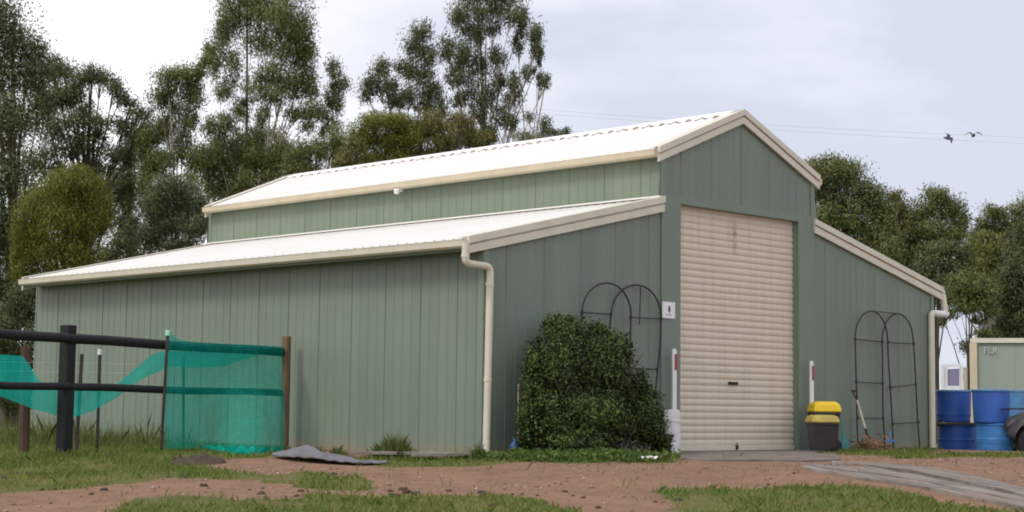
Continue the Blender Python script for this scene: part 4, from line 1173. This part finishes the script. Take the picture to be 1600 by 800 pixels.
# ------------------------------------------------------------------ trees
def tree(name, label, basepx, d, clumps, leaf, bark, group, dens=1.0, lsz=.085, asp=.30, droop=1.0, trunk_r=.20, lean=0.0, spread=.30, subs=20, pale_limbs=True, trunk_top=None, stems=1, shell=.55):
    """clumps: (px, py, rx, ry[, depth offset]) in the photograph's pixels, at distance d"""
    b = at(basepx, 640, d); b = onground(b, -.05)
    e = empty(name, b, label, 'tree', group)
    k = d / F; parts = []; cs = []
    for c in clumps:
        px, py, rx, ry = c[:4]; dd = c[4] if len(c) > 4 else random.uniform(-1, 1) * rx * k * .8
        ctr = at(px, py, d + dd); r = np.array([rx * k, rx * k, ry * k]); cs.append((ctr, r))
        area = r[0] * r[2]
        lsz_ = lsz * .72
        n = int(dens * area * 3.14 * 3.9 / (lsz_ * lsz_ * asp * 2))
        n = max(60, min(n, 18000))
        sb_ = max(7, int(subs * max(.5, min(2.6, area ** .5))))
        parts.append(ell_leaves(ctr, r, n, lsz_, asp, int(sb_ * 1.8), droop, spread * 1.12, shell))
    C, A, B, v, Nn = [np.concatenate(q) for q in zip(*parts)]
    ok = C[:, 2] > hz(C[:, 0], C[:, 1]) + .05
    C, A, B, v, Nn = C[ok], A[ok], B[ok], v[ok], Nn[ok]
    # keep foliage out of the shed
    ins = (np.abs(C[:, 0]) < 6.3) & (C[:, 1] > -.5) & (C[:, 1] < 13) & (C[:, 2] < 5.7)
    C, A, B, v, Nn = C[~ins], A[~ins], B[~ins], v[~ins], Nn[~ins]
    link('crown', quads_mesh('crown', C - b, A, B, v, Nn), leaf, e)
    zt = max(c[0][2] for c in cs); tx = np.mean([c[0][:2] for c in cs if c[0][2] > zt - (zt - b[2]) * .45], axis=0)
    mb = MB(); H = zt - b[2]
    for st in range(stems):
        f_ = .25 + .75 * (st + 1) / stems
        tgt = np.array([*tx, zt]) if stems == 1 else cs[int(st * (len(cs) - 1) / max(1, stems - 1))][0]
        pts = []; n = 9
        for i in range(n):
            t = i / (n - 1)
            p = b + (tgt - b) * t; p[:2] = b[:2] + (tgt[:2] - b[:2]) * t ** 1.4
            p[:2] += np.array([math.sin(t * 7 + st + basepx), math.cos(t * 6 + st * 2 + basepx)]) * .012 * H * t * (1.2 - t)
            pts.append(p)
        rs = [trunk_r * (1 - .88 * (i / (n - 1)) ** .8) * (1.25 if i == 0 else 1) / (1.25 if stems == 1 else 1.9) for i in range(n)]
        mb.tube(pts, rs, 9)
        if stems == 1 or st == 0: main = pts
        for ctr, r in (cs if stems == 1 else cs[st::stems]):
            t = max(.18, min(.9, (ctr[2] - b[2]) / (tgt[2] - b[2]) - .22 - .25 * random.random()))
            i = t * (n - 1); i0 = int(i); s_ = pts[i0] + (pts[min(i0 + 1, n - 1)] - pts[i0]) * (i - i0)
            m_ = s_ * .45 + ctr * .55; m_[2] += .06 * np.linalg.norm(ctr - s_) - .02
            r0 = min(rs[i0] * .45, .018 + .016 * np.linalg.norm(r))
            mb.tube([s_, m_, ctr], [r0, r0 * .7, r0 * .4], 6)
            for q_ in range(5):
                u = unit(rng.normal(size=3)); tip = ctr + u * r * .85
                mb.tube([m_ * .35 + ctr * .65, (ctr + tip) / 2 + rng.normal(size=3) * .05, tip], [r0 * .42, r0 * .28, .008], 5)
    build('trunk', mb, bark, e, smooth=60)
    return e
GL, GR, GM = 'trees behind the left of the shed', 'trees behind the right of the shed', 'trees behind the shed roof'
random.seed(3)
tree('gum_tree', 'tall dark gum tree filling the left edge of the picture', 12, 47, [(-10,20,55,45),(20,60,40,38),(48,78,24,22),(40,120,48,36),(-15,120,60,60),(62,165,20,30),(20,180,48,38),(-20,230,60,60),(20,270,32,40),(-20,330,50,60),(8,370,26,50),(-15,430,45,60),(10,480,26,44),(-20,530,45,50)], L_dark, M_bark2, GL, 1.15, .085, .3, .9, .34)
tree('gum_tree', 'dark spreading gum tree with sky gaps, second from the left', 118, 52, [(78,108,22,26),(100,108,26,22),(92,150,36,24),(125,130,26,22),(140,115,20,16),(158,122,24,18),(178,138,18,18),(190,152,14,20),(205,165,16,14),(222,182,20,22),(115,190,34,22),(160,190,30,16),(195,200,22,18),(80,205,30,26),(140,225,34,20),(180,240,26,20),(205,240,20,24),(60,250,30,26),(200,280,20,34),(195,330,20,40),(205,385,16,30),(50,320,30,50),(150,210,14,14),(215,215,18,22),(110,235,34,22),(150,262,30,20),(120,285,34,18),(165,300,28,22),(90,270,26,22),(150,335,26,24),(75,165,26,22),(110,150,26,18),(130,170,22,16)], L_dark, M_bark2, GL, .95, .08, .3, .9, .26, spread=.27)
tree('wattle_tree', 'rounded olive yellow wattle tree just behind the left end of the shed', 98, 42, [(112,290,46,34),(80,310,44,38),(140,310,34,40),(55,345,34,40),(100,345,50,44),(145,355,30,44),(45,385,28,40),(85,400,44,40),(130,400,36,36),(40,425,24,30),(70,445,36,26),(118,270,30,14),(160,335,18,34),(30,400,14,30)], L_olive, M_bark2, GL, 1.5, .06, .22, 1.6, .2, spread=.21, subs=40)
tree('gum_tree', 'tallest gum tree with pale stems behind the left of the upper roof', 385, 56, [(385,-20,60,36),(440,-30,60,40),(355,30,30,40),(400,25,40,32),(445,30,40,40),(470,50,24,50),(345,70,22,30),(410,70,32,28),(450,80,34,34),(480,95,18,30),(365,105,18,30),(335,105,14,26),(425,115,36,22),(465,125,28,26),(352,140,18,20),(400,140,26,24),(440,150,32,20),(485,135,16,34),(375,170,18,22),(485,172,22,22),(410,185,14,22),(460,180,20,16),(350,190,20,22),(480,195,14,14),(370,225,22,30),(340,235,26,36),(395,240,20,34),(420,250,22,30),(340,280,30,30),(385,285,28,26),(425,275,24,24),(330,205,20,24),(360,255,26,24),(400,215,20,22),(440,225,14,26),(320,255,22,30),(430,245,18,24),(365,300,34,20)], L_gum, M_bark, GL, .95, .08, .28, 1.4, .24, spread=.26, stems=4)
tree('gum_tree', 'leafy gum tree left of the tallest one, with a rounded head', 285, 51, [(262,125,26,24),(290,120,28,22),(250,150,18,26),(305,145,18,28),(280,160,26,22),(318,105,16,26),(325,85,12,20),(295,190,20,24),(262,195,22,26),(240,215,24,28),(285,230,26,30),(310,250,22,30),(250,255,28,26),(225,225,16,40),(230,280,20,30)], L_gum, M_bark, GL, 1.1, .078, .28, 1.2, .2, spread=.26, stems=2)
tree('bushy_tree', 'grey green bushy tree above the left lean-to roof', 268, 43, [(268,295,34,28),(245,320,28,34),(295,320,28,34),(268,345,40,34),(240,365,24,26),(300,360,26,34),(275,385,34,18),(318,340,14,36)], L_blue, M_bark2, GL, 1.45, .062, .28, .8, .14, spread=.21, subs=38)
tree('gum_sapling', 'slim upright gum sapling at the right of the tallest gum tree', 522, 58, [(522,108,13,20),(530,130,16,20),(517,150,13,20),(527,165,14,18),(508,180,12,16),(520,195,12,12),(505,205,10,12)], L_gum, M_bark, GM, 1.0, .08, .28, 1.3, .10)
tree('bushy_tree', 'dark green bushy tree below the slim sapling', 485, 50, [(470,240,26,22),(500,235,26,24),(525,215,20,22),(485,265,34,20),(530,245,16,22),(455,262,14,18)], L_gum, M_bark2, GM, 1.25, .075, .28, .9, .15)
tree('gum_tree', 'open headed gum tree with three rounded tops above the roof', 650, 58, [(600,108,18,18),(588,130,24,20),(572,148,14,16),(608,140,18,24),(660,48,18,18),(648,75,24,24),(672,85,18,22),(635,105,18,18),(655,120,26,24),(640,150,20,24),(675,140,20,28),(620,160,18,18),(690,165,14,22),(665,165,18,16)], L_dark, M_bark, GM, 1.0, .08, .3, 1.1, .2, spread=.27, stems=3)
tree('gum_tree', 'tallest open gum tree rising above the middle of the roof', 775, 57, [(745,-12,50,26),(790,-10,40,24),(722,20,22,30),(760,22,34,22),(800,25,28,22),(735,48,22,16),(815,40,12,26),(700,75,18,22),(722,85,24,26),(745,55,14,20),(770,48,16,14),(835,52,17,20),(838,75,14,20),(845,90,8,18),(715,115,22,26),(745,105,20,28),(780,90,20,24),(808,70,12,20),(780,125,16,20),(825,112,14,16),(845,125,12,16),(805,130,14,20),(730,140,22,20),(760,150,20,24),(800,155,18,16),(750,175,18,22),(785,180,22,22),(715,160,16,14),(765,205,14,16),(800,190,12,14),(855,128,8,12)], L_dark, M_bark, GM, .95, .078, .3, 1.2, .24, spread=.26, stems=3)
tree('wattle_tree', 'broad olive wattle tree behind the roof, left of the bronze one', 590, 47, [(590,192,36,20),(625,190,30,20),(565,215,28,26),(605,222,38,26),(640,210,24,26),(575,250,30,20),(620,250,34,20)], L_olive, M_bark2, GM, 1.4, .062, .24, 1.3, .16, spread=.21, subs=38)
tree('wattle_tree', 'low rusty bronze tree at the left foot of the olive wattle', 545, 46, [(548,232,20,18),(542,252,22,18),(560,262,20,14)], L_rust, M_bark2, GM, 1.3, .06, .26, 1.2, .1)
tree('wattle_tree', 'bronze green wattle tree behind the middle of the roof ridge', 690, 48, [(675,190,34,20),(655,215,34,24),(700,215,40,26),(735,212,26,24),(720,190,24,16),(690,240,44,18),(750,225,20,18),(640,240,26,18),(765,215,14,14)], L_rust, M_bark2, GM, 1.35, .062, .26, 1.2, .16, spread=.21, subs=38)
tree('gum_sapling', 'cluster of thin gum tops poking over the ridge right of the tallest open gum', 830, 62, [(826,182,11,9),(852,190,10,12),(850,205,16,10),(820,212,24,8),(870,208,18,10),(885,205,8,8),(840,218,34,8)], L_blue, M_bark, GM, .9, .08, .3, 1.0, .08)
tree('gum_tree', 'pale grey green gum tree filling the gap above the left lean-to roof', 215, 62, [(200,300,30,40),(230,260,26,34),(180,280,26,30),(240,320,30,36),(200,360,34,34),(160,320,26,30),(235,385,24,24),(180,395,30,16),(140,265,24,20),(205,230,20,26)], L_blue, M_bark, GL, .8, .085, .3, 1.2, .16, spread=.30)
tree('gum_tree', 'leafy gum tree low behind the left end of the upper roof', 390, 66, [(330,300,28,30),(370,270,30,30),(410,255,28,26),(440,240,24,24),(345,240,24,28),(390,225,24,24),(310,330,20,26),(460,262,20,14),(300,285,18,24),(425,210,18,18)], L_gum, M_bark, GL, .8, .088, .3, 1.2, .16, spread=.30)
# right side
tree('gum_tree', 'leafy gum tree far back behind the storage shed', 1560, 64, [(1500,440,28,24),(1540,450,34,28),(1590,440,30,30),(1480,460,16,20),(1520,480,28,16),(1570,490,34,24),(1605,480,24,30),(1550,515,26,14),(1590,520,26,18),(1450,400,24,20),(1400,420,24,26)], L_gum, M_bark2, GR, .9, .085, .3, 1.0, .16, spread=.28)
tree('bushy_tree', 'large dense green tree behind the right eave of the gable', 1310, 50, [(1285,262,34,24),(1320,270,38,26),(1290,300,44,34),(1345,300,36,30),(1370,330,32,34),(1320,340,46,34),(1285,350,40,34),(1355,370,40,34),(1300,390,50,30),(1380,395,40,40),(1265,290,16,30),(1385,350,18,30),(1330,410,40,30)], L_gum, M_bark2, GR, 1.35, .078, .3, .8, .26, spread=.22, subs=34)
tree('gum_tree', 'bronze topped gum tree between the two round green crowns', 1405, 53, [(1398,305,14,14),(1405,325,18,20),(1415,350,18,24),(1400,370,18,24)], L_rust, M_bark2, GR, 1.2, .08, .3, .8, .14)
tree('bushy_tree', 'round headed dark green tree right of the bronze topped gum', 1462, 52, [(1462,308,26,18),(1440,330,26,22),(1480,325,30,24),(1500,345,18,26),(1455,355,34,28),(1490,370,28,24),(1430,370,22,30),(1460,390,36,22),(1425,400,24,30),(1400,385,24,30),(1415,425,24,22),(1395,405,24,20)], L_gum, M_bark2, GR, 1.35, .078, .3, .8, .22, spread=.22, subs=34)
tree('bushy_tree', 'dark grey green tree with layered round heads above the right lean-to', 1460, 46, [(1475,388,30,14),(1450,410,26,22),(1490,415,26,24),(1460,440,26,22),(1485,450,22,20),(1500,395,18,14),(1440,430,20,24),(1470,470,18,14)], L_dark, M_bark2, GR, 1.35, .07, .3, .8, .18, spread=.22, subs=34)
tree('gum_tree', 'small green tree on the skyline behind the yellow green tree', 1560, 56, [(1548,330,16,14),(1538,350,14,16),(1565,340,18,18),(1590,330,16,18),(1610,330,24,24),(1555,362,26,16),(1598,355,20,20),(1575,365,30,22),(1530,370,22,20),(1600,375,30,24)], L_gum, M_bark2, GR, 1.3, .078, .3, .8, .18)
tree('wattle_tree', 'yellow green tree with a pale trunk above the storage shed', 1545, 48, [(1540,375,30,16),(1520,395,22,22),(1560,390,26,20),(1535,415,30,22),(1575,410,18,24),(1505,410,14,20),(1515,435,18,14),(1550,405,30,24),(1570,430,26,20),(1530,400,30,22),(1545,430,30,18)], L_yg, M_bark, GR, 1.6, .07, .28, .9, .2, spread=.26)
tree('bushy_tree', 'dark dense tree at the right edge of the picture', 1592, 44, [(1590,385,24,34),(1610,360,30,30),(1580,430,24,30),(1610,430,34,40),(1585,475,26,28),(1605,500,34,34),(1570,505,20,20),(1590,530,30,20),(1590,410,30,30),(1600,460,34,36),(1575,455,20,30),(1620,400,34,50)], L_dark, M_bark2, GR, 1.35, .07, .3, .8, .2, spread=.22, subs=34)
tree('gum_tree', 'thin stemmed dark gum above the gap between downpipe and storage shed', 1512, 43, [(1515,450,28,14),(1495,465,22,16),(1540,460,24,16),(1510,480,22,12),(1550,485,16,12),(1485,490,14,10),(1530,500,12,8),(1540,520,18,8),(1475,500,8,10),(1500,440,30,18),(1535,440,24,16),(1520,472,30,14)], L_gum, M_bark2, GR, 1.5, .066, .3, 1.0, .12, stems=4)
tree('bushy_tree', 'low dark bushes behind the storage shed corner', 1545, 47, [(1530,540,26,14),(1560,525,24,16),(1600,545,30,20),(1575,560,30,20),(1530,570,16,30)], L_dark, M_bark2, GR, 1.3, .07, .3, .6, .1)
tree('bushy_tree', 'low dark bushes at the rear left corner of the shed', 10, 40, [(15,500,28,26),(-10,520,40,30),(25,470,18,24),(0,560,40,26),(20,590,20,26),(-15,610,40,26),(25,550,14,30),(46,470,20,26),(50,500,18,26),(48,535,18,30),(52,450,14,16),(40,580,20,40),(28,625,26,24),(48,610,14,26)], L_dark, M_bark2, GL, 1.3, .06, .3, .6, .1)
tree('bushy_tree', 'low dark scrub behind the left lean-to roof between the wattle and grey green tree', 205, 47, [(190,375,22,18),(170,395,24,18),(215,400,16,12),(205,350,14,20)], L_dark, M_bark2, GL, 1.0, .07, .3, .8, .08)

# ------------------------------------------------------------------ sky and sun
w = bpy.data.worlds.new('World'); scene.world = w; w.use_nodes = True
nt = w.node_tree; bg = nt.nodes['Background']
sun_dir = unit(np.array([-.85, .10, .92]))
sky = nd(nt, 'ShaderNodeTexSky', sky_type='NISHITA', sun_disc=False)
sky.sun_elevation = math.asin(sun_dir[2]); sky.sun_rotation = math.atan2(sun_dir[0], sun_dir[1])
tc = nd(nt, 'ShaderNodeTexCoord')
def dotd(v):
    n = nd(nt, 'ShaderNodeVectorMath', operation='DOT_PRODUCT'); nt.links.new(tc.outputs['Generated'], n.inputs[0]); n.inputs[1].default_value = tuple(v); return n.outputs['Value']
mp = nd(nt, 'ShaderNodeMapping'); mp.inputs['Scale'].default_value = (1.2, 1.2, 3.6); nt.links.new(tc.outputs['Generated'], mp.inputs[0])
cl1 = noise_(nt, 2.6, mp.outputs[0], 6, .5)
# bright cloud towards the sun's side, thinner violet grey cloud on the other side
side = dotd(unit(rt0 * .86 + fh * .5))
ad = nd(nt, 'ShaderNodeMath', operation='MULTIPLY_ADD'); nt.links.new(cl1, ad.inputs[0]); ad.inputs[1].default_value = .80; nt.links.new(side, ad.inputs[2])
grey = ramp(nt, ad.outputs[0], .76, 1.24)
cloud = mixc(nt, grey, (11.2, 11.2, 11.5), (6.7, 7.05, 8.2))
cov = ramp(nt, cl1, .18, .38)
final = mixc(nt, .94, sky.outputs[0], cloud)
nt.links.new(final, bg.inputs['Color']); bg.inputs['Strength'].default_value = .095
sd_ = bpy.data.lights.new('sun', 'SUN'); sd_.energy = 1.35; sd_.angle = R(14); sd_.color = (1, .95, .87)
so = bpy.data.objects.new('sun', sd_); col.objects.link(so); so.location = (0, 0, 30)
so.rotation_euler = Vector(sun_dir).to_track_quat('Z', 'Y').to_euler()

cam = bpy.data.cameras.new('camera'); cam.sensor_width = 36; cam.lens = F / 1600 * 36; cam.clip_end = 3000; cam.clip_start = .1
co = bpy.data.objects.new('camera', cam); col.objects.link(co)
co.matrix_world = Matrix(((rt[0], up[0], -fw[0], CAM[0]), (rt[1], up[1], -fw[1], CAM[1]), (rt[2], up[2], -fw[2], CAM[2]), (0, 0, 0, 1)))
scene.camera = co
scene.render.engine = 'CYCLES'
scene.cycles.transparent_max_bounces = 16
scene.cycles.filter_width = 1.9
vs_ = scene.view_settings; vs_.view_transform = 'Standard'; vs_.look = 'None'; vs_.gamma = 1; vs_.exposure = .18; vs_.use_curve_mapping = False
